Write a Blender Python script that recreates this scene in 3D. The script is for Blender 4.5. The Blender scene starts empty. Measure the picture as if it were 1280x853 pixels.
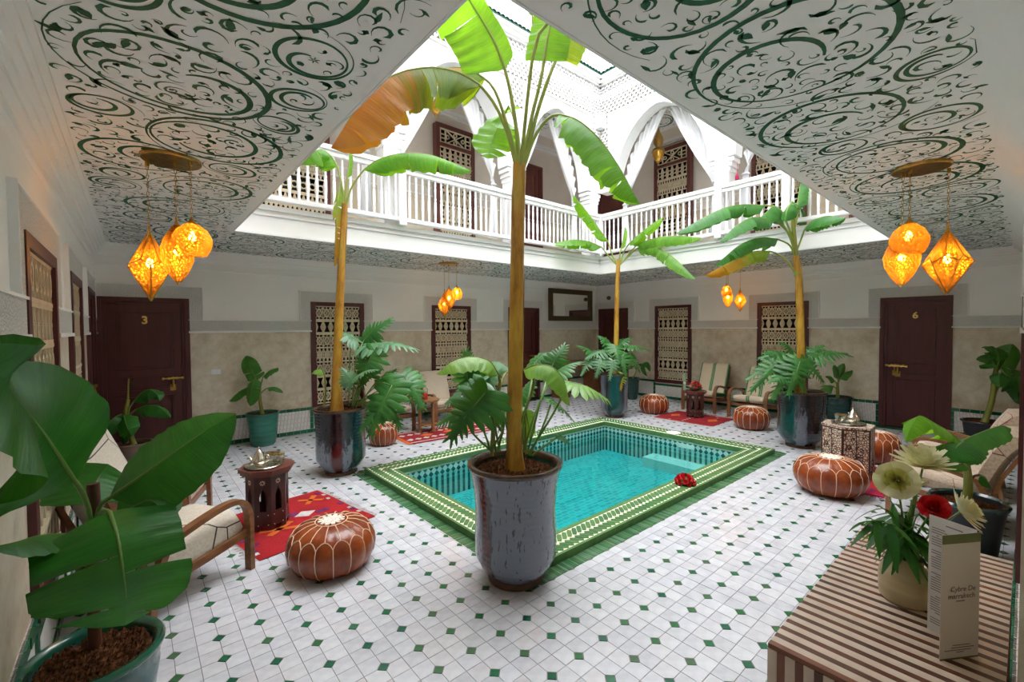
import bpy, math, random
from mathutils import Vector, Matrix
random.seed(11)
D = bpy.data; SC = bpy.context.scene; COL = SC.collection
PI = math.pi; sin = math.sin; cos = math.cos
# ---------------------------------------------------------------- camera, sky, exposure
FPX = 551.4; YAW, PIT, ROL = math.radians(49.408), math.radians(-1.66), math.radians(-0.376)
EYE = Vector((0, 0, 1.6))
CF = Vector((cos(YAW)*cos(PIT), sin(YAW)*cos(PIT), sin(PIT)))
_r = Vector((sin(YAW), -cos(YAW), 0)); _u = _r.cross(CF)
CR = _r*cos(ROL) + _u*sin(ROL); CU = -_r*sin(ROL) + _u*cos(ROL)
cam = D.objects.new('camera', D.cameras.new('camera')); COL.objects.link(cam)
cam.matrix_world = Matrix(((CR.x, CU.x, -CF.x, EYE.x), (CR.y, CU.y, -CF.y, EYE.y), (CR.z, CU.z, -CF.z, EYE.z), (0, 0, 0, 1)))
cam.data.sensor_width = 36; cam.data.lens = 36*FPX/1280; cam.data.clip_start = 0.05; cam.data.clip_end = 200
SC.camera = cam
W = D.worlds.new('overcast_sky'); SC.world = W; W.use_nodes = True
bg = W.node_tree.nodes['Background']; bg.inputs[1].default_value = 1.25
# an evenly overcast sky: three times brighter at the zenith than at the horizon
_n, _l = W.node_tree.nodes, W.node_tree.links; _tc = _n.new('ShaderNodeTexCoord'); _sp = _n.new('ShaderNodeSeparateXYZ'); _cr = _n.new('ShaderNodeValToRGB')
_cr.color_ramp.elements[0].color = (.32, .33, .34, 1); _cr.color_ramp.elements[1].color = (.94, .975, 1.0, 1)
_l.new(_tc.outputs['Generated'], _sp.inputs[0]); _l.new(_sp.outputs[2], _cr.inputs[0]); _l.new(_cr.outputs[0], bg.inputs[0])
SC.view_settings.view_transform = 'Standard'; SC.view_settings.look = 'None'; SC.view_settings.gamma = 1.0
SC.view_settings.exposure = 3.3
SC.cycles.max_bounces = 14; SC.cycles.diffuse_bounces = 12; SC.cycles.glossy_bounces = 4; SC.cycles.transmission_bounces = 6; SC.cycles.transparent_max_bounces = 12
SC.cycles.caustics_reflective = False; SC.cycles.caustics_refractive = False; SC.cycles.sample_clamp_indirect = 6
LANTERN_W = .42     # watts in each lit lantern

def at(px, py, dep):            # a point of the place, from where it shows and how far it stands along the view
    return EYE + (CF + CR*((px-640)/FPX) + CU*((426.5-py)/FPX))*dep
# ---------------------------------------------------------------- materials
def nt(name):
    m = D.materials.new(name); m.use_nodes = True
    t = m.node_tree; return m, t, t.nodes['Principled BSDF'], t.nodes, t.links
def c4(c): return (c[0], c[1], c[2], 1)
def ramp(N, stops, interp='LINEAR'):
    r = N.new('ShaderNodeValToRGB'); e = r.color_ramp.elements; r.color_ramp.interpolation = interp
    while len(e) < len(stops): e.new(0.5)
    for i, (p, c) in enumerate(stops): e[i].position = p; e[i].color = c4(c)
    return r
def coords(N, L, kind='Object', scale=(1, 1, 1)):
    tc = N.new('ShaderNodeTexCoord'); mp = N.new('ShaderNodeMapping'); mp.inputs['Scale'].default_value = scale
    L.new(tc.outputs[kind], mp.inputs[0]); return mp.outputs[0]
def noise(N, L, vec, scale, detail=3, rough=.55):
    n = N.new('ShaderNodeTexNoise'); n.inputs['Scale'].default_value = scale; n.inputs['Detail'].default_value = detail
    n.inputs['Roughness'].default_value = rough
    if vec: L.new(vec, n.inputs['Vector'])
    return n
def bump(N, L, b, h, strength, dist=.01):
    bp = N.new('ShaderNodeBump'); bp.inputs['Strength'].default_value = strength; bp.inputs['Distance'].default_value = dist
    L.new(h, bp.inputs['Height']); L.new(bp.outputs[0], b.inputs['Normal']); return bp
def mat(name, c, rough=.5, metal=0, c2=None, vs=6, lo=.35, hi=.65, bs=0, bsc=60, coat=0, spec=.5, stretch=(1, 1, 1), sheen=0, kind='Object'):
    m, t, b, N, L = nt(name)
    b.inputs['Base Color'].default_value = c4(c); b.inputs['Roughness'].default_value = rough; b.inputs['Metallic'].default_value = metal
    b.inputs['Coat Weight'].default_value = coat; b.inputs['Specular IOR Level'].default_value = spec; b.inputs['Sheen Weight'].default_value = sheen
    if c2 or bs: v = coords(N, L, kind, stretch)
    if c2:
        n = noise(N, L, v, vs, 4); r = ramp(N, [(lo, c), (hi, c2)]); L.new(n.outputs[0], r.inputs[0]); L.new(r.outputs[0], b.inputs['Base Color'])
    if bs:
        n2 = noise(N, L, v, bsc, 3); bump(N, L, b, n2.outputs[0], bs)
    return m
def per_piece(name, cols, rough=.3, bs=.1, bsc=40, coat=0, mottle=.06):
    """each loose piece takes its own colour"""
    m, t, b, N, L = nt(name)
    g = N.new('ShaderNodeNewGeometry'); oi = N.new('ShaderNodeObjectInfo'); ad = N.new('ShaderNodeMath'); ad.operation = 'ADD'
    L.new(g.outputs['Random Per Island'], ad.inputs[0]); L.new(oi.outputs['Random'], ad.inputs[1])
    fr = N.new('ShaderNodeMath'); fr.operation = 'FRACT'; L.new(ad.outputs[0], fr.inputs[0])
    k = len(cols); r = ramp(N, [(i/k, c) for i, c in enumerate(cols)], 'LINEAR'); L.new(fr.outputs[0], r.inputs[0])
    tc = N.new('ShaderNodeTexCoord'); n = noise(N, L, tc.outputs['Object'], 14, 4)
    mx = N.new('ShaderNodeMix'); mx.data_type = 'RGBA'; mx.blend_type = 'OVERLAY'; mx.inputs[0].default_value = mottle*6 if mottle < .16 else 1
    L.new(r.outputs[0], mx.inputs[6]); L.new(n.outputs['Fac'], mx.inputs[7]); L.new(mx.outputs[2], b.inputs['Base Color'])
    b.inputs['Roughness'].default_value = rough; b.inputs['Coat Weight'].default_value = coat
    if bs: n2 = noise(N, L, tc.outputs['Object'], bsc, 2); bump(N, L, b, n2.outputs[0], bs)
    return m
M = {}
M['white_plaster'] = mat('white_plaster', (.89, .875, .85), .75, c2=(.91, .90, .885), vs=2.5, bs=.05, bsc=30)
M['bright_plaster'] = mat('bright_plaster', (.82, .81, .80), .7, c2=(.86, .86, .86), vs=2, bs=.03, bsc=30)
M['ceiling_paint'] = mat('ceiling_paint', (.89, .87, .85), .8, c2=(.91, .895, .88), vs=3)
M['green_paint'] = mat('green_paint', (.004, .085, .032), .6, c2=(.010, .13, .055), vs=30)
def beige():
    m, t, b, N, L = nt('beige_tadelakt')
    v = coords(N, L); n = noise(N, L, v, 2.2, 8, .6); n2 = noise(N, L, v, 9, 5, .7)
    r = ramp(N, [(.30, (.52, .43, .31)), (.45, (.69, .61, .49)), (.62, (.75, .69, .58))]); L.new(n.outputs[0], r.inputs[0])
    r2 = ramp(N, [(.35, (.8, .74, .64)), (.6, (1, 1, 1))]); L.new(n2.outputs[0], r2.inputs[0])
    mx = N.new('ShaderNodeMix'); mx.data_type = 'RGBA'; mx.blend_type = 'MULTIPLY'; mx.inputs[0].default_value = .8
    L.new(r.outputs[0], mx.inputs[6]); L.new(r2.outputs[0], mx.inputs[7])
    # a browner, mottled tone towards the foot of the wall, above the skirting
    sp = N.new('ShaderNodeSeparateXYZ'); L.new(v, sp.inputs[0])
    ad = N.new('ShaderNodeMath'); ad.operation = 'MULTIPLY_ADD'; ad.inputs[1].default_value = .5; L.new(n2.outputs[0], ad.inputs[0]); L.new(sp.outputs[2], ad.inputs[2])
    st = ramp(N, [(.62, (.72, .58, .44)), (.86, (1, 1, 1))]); L.new(ad.outputs[0], st.inputs[0])
    mx2 = N.new('ShaderNodeMix'); mx2.data_type = 'RGBA'; mx2.blend_type = 'MULTIPLY'; mx2.inputs[0].default_value = .55
    L.new(mx.outputs[2], mx2.inputs[6]); L.new(st.outputs[0], mx2.inputs[7]); L.new(mx2.outputs[2], b.inputs['Base Color'])
    b.inputs['Roughness'].default_value = .45; bump(N, L, b, n2.outputs[0], .08); return m
M['beige'] = beige()
def carved():
    m, t, b, N, L = nt('carved_plaster'); v = coords(N, L)
    vo = N.new('ShaderNodeTexVoronoi'); vo.feature = 'DISTANCE_TO_EDGE'; vo.inputs['Scale'].default_value = 58; L.new(v, vo.inputs['Vector'])
    r = ramp(N, [(.0, (.74, .71, .68)), (.12, (.87, .85, .82))]); L.new(vo.outputs[0], r.inputs[0]); L.new(r.outputs[0], b.inputs['Base Color'])
    b.inputs['Roughness'].default_value = .8; bump(N, L, b, vo.outputs[0], .9, .03); return m
M['carved'] = carved()
def herring():
    m, t, b, N, L = nt('white_zellige_panel'); tc = N.new('ShaderNodeTexCoord'); mp = N.new('ShaderNodeMapping')
    mp.inputs['Rotation'].default_value = (math.radians(35), math.radians(35), math.radians(45)); L.new(tc.outputs['Object'], mp.inputs[0])
    ch = N.new('ShaderNodeTexBrick'); ch.inputs['Scale'].default_value = 9; ch.inputs['Mortar Size'].default_value = .025
    ch.inputs[1].default_value = (.78, .74, .71, 1); ch.inputs[2].default_value = (.70, .66, .64, 1); ch.inputs[3].default_value = (.52, .48, .45, 1)
    L.new(mp.outputs[0], ch.inputs[0]); L.new(ch.outputs[0], b.inputs['Base Color']); b.inputs['Roughness'].default_value = .3
    bump(N, L, b, ch.outputs[1], -.3); return m
M['zellige'] = herring()
M['grout'] = mat('floor_grout', (.26, .20, .18), .9, c2=(.16, .13, .12), vs=8)
M['white_tile'] = per_piece('white_floor_tile', [(.535, .53, .57), (.57, .565, .60), (.61, .61, .64), (.555, .535, .565), (.59, .59, .635), (.515, .51, .55)], .22, .06, 20)
M['green_tile'] = per_piece('green_floor_tile', [(.012, .10, .045), (.02, .14, .06), (.035, .14, .05), (.06, .12, .06), (.015, .13, .035), (.012, .10, .055)], .25, .08)
M['green_glaze'] = per_piece('green_glazed_brick', [(.006, .09, .045), (.010, .13, .065), (.004, .06, .035), (.015, .16, .08), (.02, .12, .05)], .15, .15)
M['border_green'] = per_piece('green_border_tile', [(.085, .18, .06), (.11, .23, .075), (.07, .16, .065), (.13, .23, .07), (.065, .19, .065)], .25, .1)
M['strip_green'] = per_piece('green_strip_tile', [(.035, .13, .05), (.05, .18, .065), (.09, .19, .09), (.07, .14, .05), (.03, .12, .055), (.11, .21, .12)], .2, .2)
M['cream_tile'] = mat('cream_border_tile', (.80, .82, .62), .3, c2=(.72, .74, .56), vs=20)
M['maroon'] = mat('maroon_wood', (.098, .018, .021), .42, c2=(.068, .013, .015), vs=3, stretch=(8, 8, .7), bs=.05, bsc=20)
M['maroon_up'] = mat('maroon_wood_upstairs', (.16, .045, .035), .45, c2=(.12, .03, .025), vs=3, stretch=(8, 8, .7))
M['lattice'] = mat('cream_lattice_wood', (.76, .66, .48), .55, c2=(.66, .55, .38), vs=10)
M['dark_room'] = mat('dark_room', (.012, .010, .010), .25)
M['brass'] = mat('brass', (.60, .38, .11), .28, 1, c2=(.45, .27, .07), vs=30)
M['gold'] = mat('gold_paint', (.78, .58, .22), .3, .8)
M['silver'] = mat('silver', (.72, .66, .55), .22, 1, c2=(.55, .50, .42), vs=20)
M['glass'] = None
M['walnut'] = mat('walnut_wood', (.27, .115, .045), .35, c2=(.17, .065, .025), vs=3, stretch=(3, 12, 12), bs=.04)
M['oak'] = mat('oiled_wood', (.34, .16, .06), .35, c2=(.22, .09, .035), vs=4, stretch=(4, 14, 14), bs=.04)
M['dark_wood'] = mat('carved_dark_wood', (.070, .018, .014), .3, c2=(.035, .010, .009), vs=12, bs=.2, bsc=90)
M['table_top'] = mat('red_brown_table_top', (.16, .045, .032), .35, c2=(.10, .028, .022), vs=6, stretch=(2, 14, 2))
M['mirror'] = mat('mirror_glass', (.86, .86, .84), .02, 1)
M['bronze_frame'] = mat('bronze_mirror_frame', (.10, .068, .032), .5, .2, c2=(.06, .04, .02), vs=40, bs=.3, bsc=120)
M['upper_wall'] = mat('upstairs_wall', (.74, .67, .59), .7, c2=(.79, .73, .65), vs=2.5)
M['beige_up'] = mat('upstairs_beige', (.62, .52, .38), .6, c2=(.68, .58, .44), vs=3)
M['frieze_ground'] = mat('frieze_ground', (.17, .13, .10), .8)
M['green_eave'] = per_piece('green_eave_tile', [(.01, .10, .07), (.02, .15, .10), (.008, .08, .05), (.03, .14, .09)], .2, .1)
M['dusky_pink'] = mat('dusky_pink_board', (.34, .17, .14), .6)
M['amber'] = mat('amber_brass', (.80, .46, .08), .25, .75)
M['copper'] = mat('copper', (.70, .30, .17), .3, 1)
M['soil'] = mat('potting_soil', (.15, .060, .024), 1, c2=(.045, .018, .009), vs=45, bs=1, bsc=70, spec=.1)
M['white_wood'] = mat('white_painted_wood', (.88, .87, .87), .4, c2=(.82, .81, .82), vs=5)
def leather():
    m, t, b, N, L = nt('tan_leather'); v = coords(N, L); n = noise(N, L, v, 5, 6, .65); n2 = noise(N, L, v, 45, 3)
    r = ramp(N, [(.30, (.10, .016, .006)), (.5, (.24, .045, .010)), (.7, (.36, .085, .018))]); L.new(n.outputs[0], r.inputs[0]); L.new(r.outputs[0], b.inputs['Base Color'])
    b.inputs['Roughness'].default_value = .24; bump(N, L, b, n2.outputs[0], .12); return m
M['leather'] = leather()
M['stitch'] = mat('cream_stitching', (.78, .52, .34), .7)
M['embroidery'] = mat('white_embroidery', (.80, .74, .66), .8, c2=(.55, .34, .22), vs=60, lo=.5, hi=.6)
def fabric(name, c, c2, line=None, lscale=3.2, lw=.010, bsc=150):
    m, t, b, N, L = nt(name); v = coords(N, L); n = noise(N, L, v, 60, 4); r = ramp(N, [(.35, c), (.65, c2)]); L.new(n.outputs[0], r.inputs[0])
    out = r.outputs[0]
    if line:
        vo = N.new('ShaderNodeTexVoronoi'); vo.feature = 'DISTANCE_TO_EDGE'; vo.inputs['Scale'].default_value = lscale; vo.inputs['Randomness'].default_value = 1
        L.new(v, vo.inputs['Vector']); rr = ramp(N, [(lw*.6, (1, 1, 1)), (lw, (0, 0, 0))]); L.new(vo.outputs[0], rr.inputs[0])
        mx = N.new('ShaderNodeMix'); mx.data_type = 'RGBA'; mx.inputs[7].default_value = c4(line); L.new(rr.outputs[0], mx.inputs[0]); L.new(out, mx.inputs[6]); out = mx.outputs[2]
    L.new(out, b.inputs['Base Color']); b.inputs['Roughness'].default_value = .95; b.inputs['Sheen Weight'].default_value = .2
    n2 = noise(N, L, v, bsc, 2); bump(N, L, b, n2.outputs[0], .25); return m
M['cream_lines'] = fabric('cream_wool_black_lines', (.60, .52, .42), (.70, .63, .53), (.012, .010, .010), 2.1, .011)
M['cream_plain'] = fabric('cream_cotton', (.62, .52, .40), (.70, .60, .48))
M['cream_boucle'] = fabric('beige_boucle_red_lines', (.50, .37, .27), (.66, .53, .42), (.22, .03, .02), 3.4, .008, 70)
def stripes():
    m, t, b, N, L = nt('green_striped_cotton'); tc = N.new('ShaderNodeTexCoord'); sp = N.new('ShaderNodeSeparateXYZ'); L.new(tc.outputs['Object'], sp.inputs[0])
    mm = N.new('ShaderNodeMath'); mm.operation = 'MULTIPLY_ADD'; mm.inputs[1].default_value = 3.6; mm.inputs[2].default_value = 5.12; L.new(sp.outputs[1], mm.inputs[0])
    fr = N.new('ShaderNodeMath'); fr.operation = 'FRACT'; L.new(mm.outputs[0], fr.inputs[0])
    cr = (.72, .60, .45); g = (.05, .19, .07); lg = (.30, .42, .24)
    r = ramp(N, [(0, lg), (.06, g), (.12, cr), (.14, g), (.20, lg), (.25, cr)], 'CONSTANT'); L.new(fr.outputs[0], r.inputs[0]); L.new(r.outputs[0], b.inputs['Base Color'])
    b.inputs['Roughness'].default_value = .95; return m
M['striped'] = stripes()
M['sheer'] = mat('white_curtain', (.86, .86, .87), .9, c2=(.80, .80, .82), vs=4)
def pierced():
    m, t, b, N, L = nt('pierced_brass_shade'); v = coords(N, L)
    vo = N.new('ShaderNodeTexVoronoi'); vo.feature = 'DISTANCE_TO_EDGE'; vo.inputs['Scale'].default_value = 62; L.new(v, vo.inputs['Vector'])
    r = ramp(N, [(.10, (0, 0, 0)), (.17, (1, 1, 1))]); L.new(vo.outputs[0], r.inputs[0])
    b.inputs['Base Color'].default_value = (.55, .27, .05, 1); b.inputs['Metallic'].default_value = .7; b.inputs['Roughness'].default_value = .4
    tr = N.new('ShaderNodeBsdfTranslucent'); tr.inputs[0].default_value = (.20, .080, .005, 1)
    tp = N.new('ShaderNodeBsdfTransparent'); tp.inputs[0].default_value = (.60, .36, .08, 1)
    a = N.new('ShaderNodeMixShader'); a.inputs[0].default_value = .40; L.new(tr.outputs[0], a.inputs[1]); L.new(tp.outputs[0], a.inputs[2])
    tr2 = N.new('ShaderNodeBsdfTranslucent'); tr2.inputs[0].default_value = (.075, .024, .001, 1)
    bz = N.new('ShaderNodeMixShader'); bz.inputs[0].default_value = .38; L.new(b.outputs[0], bz.inputs[1]); L.new(tr2.outputs[0], bz.inputs[2])
    mx = N.new('ShaderNodeMixShader'); L.new(r.outputs[0], mx.inputs[0]); L.new(bz.outputs[0], mx.inputs[1]); L.new(a.outputs[0], mx.inputs[2])
    L.new(mx.outputs[0], N['Material Output'].inputs[0]); return m
M['pierced'] = pierced()
def emit(name, c, s):
    m, t, b, N, L = nt(name); b.inputs['Base Color'].default_value = c4(c); b.inputs['Emission Color'].default_value = c4(c); b.inputs['Emission Strength'].default_value = s; return m
M['bulb'] = emit('lit_bulb', (1, .72, .32), 30)
def glassm(name, tint, gl=.12):
    m, t, b, N, L = nt(name); tp = N.new('ShaderNodeBsdfTransparent'); tp.inputs[0].default_value = c4(tint); g = N.new('ShaderNodeBsdfGlossy'); g.inputs['Roughness'].default_value = .03
    lw = N.new('ShaderNodeLayerWeight'); lw.inputs[0].default_value = .35; r = N.new('ShaderNodeMath'); r.operation = 'MULTIPLY_ADD'; r.inputs[1].default_value = .6; r.inputs[2].default_value = gl
    L.new(lw.outputs['Facing'], r.inputs[0]); mx = N.new('ShaderNodeMixShader'); L.new(r.outputs[0], mx.inputs[0]); L.new(tp.outputs[0], mx.inputs[1]); L.new(g.outputs[0], mx.inputs[2])
    L.new(mx.outputs[0], N['Material Output'].inputs[0]); return m
M['glass'] = glassm('clear_glass', (.95, .97, .95))
def water():
    m, t, b, N, L = nt('pool_water'); tp = N.new('ShaderNodeBsdfTransparent'); tp.inputs[0].default_value = (.60, .90, .90, 1)
    g = N.new('ShaderNodeBsdfGlossy'); g.inputs['Roughness'].default_value = .015; fr = N.new('ShaderNodeFresnel'); fr.inputs[0].default_value = 1.33
    v = coords(N, L); n = noise(N, L, v, 7, 2); bp = N.new('ShaderNodeBump'); bp.inputs['Strength'].default_value = .10; bp.inputs['Distance'].default_value = .02; L.new(n.outputs[0], bp.inputs['Height'])
    L.new(bp.outputs[0], g.inputs['Normal']); L.new(bp.outputs[0], fr.inputs['Normal'])
    mx = N.new('ShaderNodeMixShader'); L.new(fr.outputs[0], mx.inputs[0]); L.new(tp.outputs[0], mx.inputs[1]); L.new(g.outputs[0], mx.inputs[2]); L.new(mx.outputs[0], N['Material Output'].inputs[0]); return m
M['water'] = water()
def poolfloor():
    m, t, b, N, L = nt('teal_pool_mosaic'); v = coords(N, L, 'Object', (1, 1, 1)); ch = N.new('ShaderNodeTexBrick'); ch.offset = 0.5
    ch.inputs['Scale'].default_value = 7; ch.inputs['Mortar Size'].default_value = .03; ch.inputs['Brick Width'].default_value = .7; ch.inputs['Row Height'].default_value = .4
    ch.inputs[1].default_value = (.03, .47, .47, 1); ch.inputs[2].default_value = (.012, .27, .29, 1); ch.inputs[3].default_value = (.16, .62, .58, 1)
    L.new(v, ch.inputs[0]); L.new(ch.outputs[0], b.inputs['Base Color']); b.inputs['Roughness'].default_value = .3; return m
M['pool_floor'] = poolfloor()
M['pool_pale'] = mat('pale_pool_tile', (.50, .76, .70), .25, c2=(.42, .68, .64), vs=10)
M['pool_dark'] = mat('dark_teal_pool_tile', (.012, .10, .10), .25, c2=(.01, .16, .15), vs=10)
M['paper'] = mat('menu_card', (.66, .60, .55), .7, c2=(.69, .64, .59), vs=3)
M['paper_in'] = mat('menu_inside', (.70, .68, .68), .7)
M['olive'] = mat('olive_print', (.16, .19, .07), .7)
M['ink'] = mat('grey_ink', (.20, .18, .17), .8)
M['clay_cream'] = mat('cream_stoneware', (.60, .49, .31), .35, c2=(.46, .36, .20), vs=5, stretch=(1, 1, 6))
M['ceramic_red'] = mat('red_ceramic', (.45, .02, .012), .3)
M['switch'] = mat('white_plastic', (.80, .80, .82), .35)
M['camera_grey'] = mat('grey_plastic', (.10, .10, .10), .4)
def glaze(name, turn, bands, spk=.6, rough=.13, drip=None):
    """glaze that runs down the pot in coloured streaks round its girth; drip: height where a dark top coat ends"""
    m, t, b, N, L = nt(name); tc = N.new('ShaderNodeTexCoord'); ro = N.new('ShaderNodeMapping'); ro.inputs['Rotation'].default_value = (0, 0, math.radians(turn)); L.new(tc.outputs['Object'], ro.inputs[0])
    sp = N.new('ShaderNodeSeparateXYZ'); L.new(ro.outputs[0], sp.inputs[0])
    an = N.new('ShaderNodeMath'); an.operation = 'ARCTAN2'; L.new(sp.outputs[1], an.inputs[0]); L.new(sp.outputs[0], an.inputs[1])
    mp = N.new('ShaderNodeMapping'); mp.inputs['Scale'].default_value = (1, 1, .30); L.new(tc.outputs['Object'], mp.inputs[0])
    n = noise(N, L, mp.outputs[0], 16, 5, .7); a2 = N.new('ShaderNodeMath'); a2.operation = 'MULTIPLY_ADD'; a2.inputs[1].default_value = .5; L.new(n.outputs[0], a2.inputs[0]); L.new(an.outputs[0], a2.inputs[2])
    a3 = N.new('ShaderNodeMath'); a3.operation = 'MULTIPLY_ADD'; a3.inputs[1].default_value = 1/(2*PI); a3.inputs[2].default_value = .46; L.new(a2.outputs[0], a3.inputs[0])
    r = ramp(N, bands); L.new(a3.outputs[0], r.inputs[0]); out = r.outputs[0]
    if drip:
        dz = N.new('ShaderNodeMath'); dz.operation = 'MULTIPLY_ADD'; dz.inputs[1].default_value = .8; L.new(n.outputs[0], dz.inputs[0]); L.new(sp.outputs[2], dz.inputs[2]); rd = ramp(N, [(drip+.36, (0, 0, 0)), (drip+.44, (1, 1, 1))]); L.new(dz.outputs[0], rd.inputs[0])
        md = N.new('ShaderNodeMix'); md.data_type = 'RGBA'; md.inputs[7].default_value = (.012, .012, .016, 1); mf = N.new('ShaderNodeMath'); mf.operation = 'MULTIPLY'; mf.inputs[1].default_value = .9; L.new(rd.outputs[0], mf.inputs[0]); L.new(mf.outputs[0], md.inputs[0]); L.new(out, md.inputs[6]); out = md.outputs[2]
    n3 = noise(N, L, mp.outputs[0], 55, 2, .5); n4 = noise(N, L, mp.outputs[0], 7, 3, .6); ad = N.new('ShaderNodeMath'); ad.operation = 'MULTIPLY_ADD'; ad.inputs[1].default_value = .35; L.new(n4.outputs[0], ad.inputs[0]); L.new(n3.outputs[0], ad.inputs[2])
    r2 = ramp(N, [(.80, (1, 1, 1)), (.86, (.10, .10, .12))]); L.new(ad.outputs[0], r2.inputs[0])
    mx = N.new('ShaderNodeMix'); mx.data_type = 'RGBA'; mx.blend_type = 'MULTIPLY'; mx.inputs[0].default_value = spk; L.new(out, mx.inputs[6]); L.new(r2.outputs[0], mx.inputs[7])
    L.new(mx.outputs[2], b.inputs['Base Color']); b.inputs['Roughness'].default_value = rough; b.inputs['Coat Weight'].default_value = .4; b.inputs['Coat Roughness'].default_value = .05
    wv = N.new('ShaderNodeTexWave'); wv.bands_direction = 'Z'; wv.inputs['Scale'].default_value = 9; wv.inputs['Distortion'].default_value = 2.5; L.new(tc.outputs['Object'], wv.inputs['Vector']); bump(N, L, b, wv.outputs['Fac'], .12, .01); return m
GR = (.145, .163, .205); BR = (.085, .012, .012); TL = (.004, .06, .058); BK = (.010, .011, .014); GB = (.17, .20, .25)
M['glaze_grey'] = glaze('grey_blue_speckled_glaze', 131, [(.22, BK), (.27, GR), (.35, GR), (.362, BR), (.385, BR), (.40, BK), (.408, GR), (.70, GR), (.74, TL)], .85, .16)
M['glaze_blue'] = glaze('blue_black_teal_glaze', 109, [(.22, BK), (.30, GB), (.42, GB), (.45, BR), (.50, BR), (.515, GB), (.56, GB), (.575, BK), (.60, TL), (.72, TL), (.76, BK)], .85, .12, .34)
M['glaze_teal'] = glaze('dark_teal_glaze', 143.6, [(.24, GR), (.36, GR), (.41, BK), (.46, TL), (.56, TL), (.61, BK), (.66, GR), (.74, BK)], .6, .10)
M['glaze_black'] = glaze('black_and_teal_glaze', 163.9, [(.24, BK), (.30, TL), (.45, TL), (.47, GR), (.53, GR), (.55, BK), (.66, BK), (.70, GR), (.74, BK)], .6, .10, .50)
M['leaf_plain'] = mat('plain_leaf', (.03, .12, .02), .5)
M['card_green'] = mat('pale_green_card', (.22, .38, .22), .6)
M['rim_brown'] = mat('brown_pot_rim', (.035, .022, .016), .2, c2=(.11, .055, .03), vs=12)
M['foot_brown'] = mat('unglazed_foot', (.13, .055, .03), .6, c2=(.06, .03, .02), vs=20)
M['pot_green'] = mat('green_glazed_pot', (.008, .12, .085), .15, c2=(.02, .17, .12), vs=4, stretch=(1, 1, 5), coat=.3)
M['pot_dark'] = mat('dark_green_glazed_pot', (.006, .035, .030), .15, c2=(.012, .055, .05), vs=4, stretch=(1, 1, 5), coat=.3)
M['pot_black'] = mat('black_plastic_pot', (.010, .012, .015), .35)
M['pot_terra'] = mat('worn_terracotta', (.22, .13, .09), .6, c2=(.12, .085, .065), vs=8)
M['pot_grey'] = mat('grey_glazed_pot', (.13, .17, .20), .25, c2=(.07, .10, .13), vs=9, stretch=(1, 1, 4))
M['pot_celadon'] = mat('grey_green_streaked_glaze', (.11, .21, .22), .2, c2=(.035, .085, .09), vs=11, stretch=(1, 1, .2), coat=.3)
M['rim_green'] = mat('green_glazed_rim', (.012, .12, .055), .15, c2=(.008, .085, .06), vs=5, coat=.4)
def leafm(name, c1, c2, rib, brown=None, bstart=.6, tl=.35):
    m, t, b, N, L = nt(name); uv = N.new('ShaderNodeUVMap'); sp = N.new('ShaderNodeSeparateXYZ'); L.new(uv.outputs[0], sp.inputs[0])
    tc = N.new('ShaderNodeTexCoord'); n = noise(N, L, tc.outputs['Object'], 5, 3); r = ramp(N, [(.3, c1), (.7, c2)]); L.new(n.outputs[0], r.inputs[0]); out = r.outputs[0]
    mp = N.new('ShaderNodeMapping'); mp.inputs['Scale'].default_value = (1.2, 60, 1); L.new(uv.outputs[0], mp.inputs[0]); n2 = noise(N, L, mp.outputs[0], 1.6, 3)
    r2 = ramp(N, [(.3, (.72, .72, .72)), (.7, (1.15, 1.15, 1.1))]); L.new(n2.outputs[0], r2.inputs[0])
    mx = N.new('ShaderNodeMix'); mx.data_type = 'RGBA'; mx.blend_type = 'MULTIPLY'; mx.inputs[0].default_value = .8; L.new(out, mx.inputs[6]); L.new(r2.outputs[0], mx.inputs[7]); out = mx.outputs[2]
    if brown:
        mp2 = N.new('ShaderNodeMapping'); mp2.inputs['Scale'].default_value = (.5, 14, 1); L.new(uv.outputs[0], mp2.inputs[0]); n3 = noise(N, L, mp2.outputs[0], 1.3, 4, .7)
        ad = N.new('ShaderNodeMath'); ad.operation = 'MULTIPLY_ADD'; ad.inputs[1].default_value = .75; L.new(n3.outputs[0], ad.inputs[0]); L.new(sp.outputs[1], ad.inputs[2])
        r3 = ramp(N, [(bstart, (0, 0, 0)), (bstart+.22, (1, 1, 1))]); L.new(ad.outputs[0], r3.inputs[0])
        mb = N.new('ShaderNodeMix'); mb.data_type = 'RGBA'; L.new(r3.outputs[0], mb.inputs[0]); L.new(out, mb.inputs[6]); rb = ramp(N, [(.3, brown), (.7, (.42, .20, .01))]); L.new(n3.outputs[0], rb.inputs[0]); L.new(rb.outputs[0], mb.inputs[7]); out = mb.outputs[2]
    L.new(out, b.inputs['Base Color']); b.inputs['Roughness'].default_value = .38; bump(N, L, b, n2.outputs[0], .25, .01)
    tr = N.new('ShaderNodeBsdfTranslucent'); g = N.new('ShaderNodeMix'); g.data_type = 'RGBA'; g.blend_type = 'MULTIPLY'; g.inputs[0].default_value = 1; L.new(out, g.inputs[6]); g.inputs[7].default_value = (2.6, 2.3, .7, 1); L.new(g.outputs[2], tr.inputs[0])
    ms = N.new('ShaderNodeMixShader'); ms.inputs[0].default_value = tl; L.new(b.outputs[0], ms.inputs[1]); L.new(tr.outputs[0], ms.inputs[2]); L.new(ms.outputs[0], N['Material Output'].inputs[0]); return m
M['leaf_high'] = leafm('pale_green_banana_leaf', (.10, .26, .025), (.16, .36, .04), 0, tl=.45)  # lighter yellow-green leaf colour with stronger translucency
M['leaf_yellow'] = leafm('yellowing_banana_leaf', (.16, .28, .02), (.26, .36, .03), 0, (.30, .22, .015), .75, .4)
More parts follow.
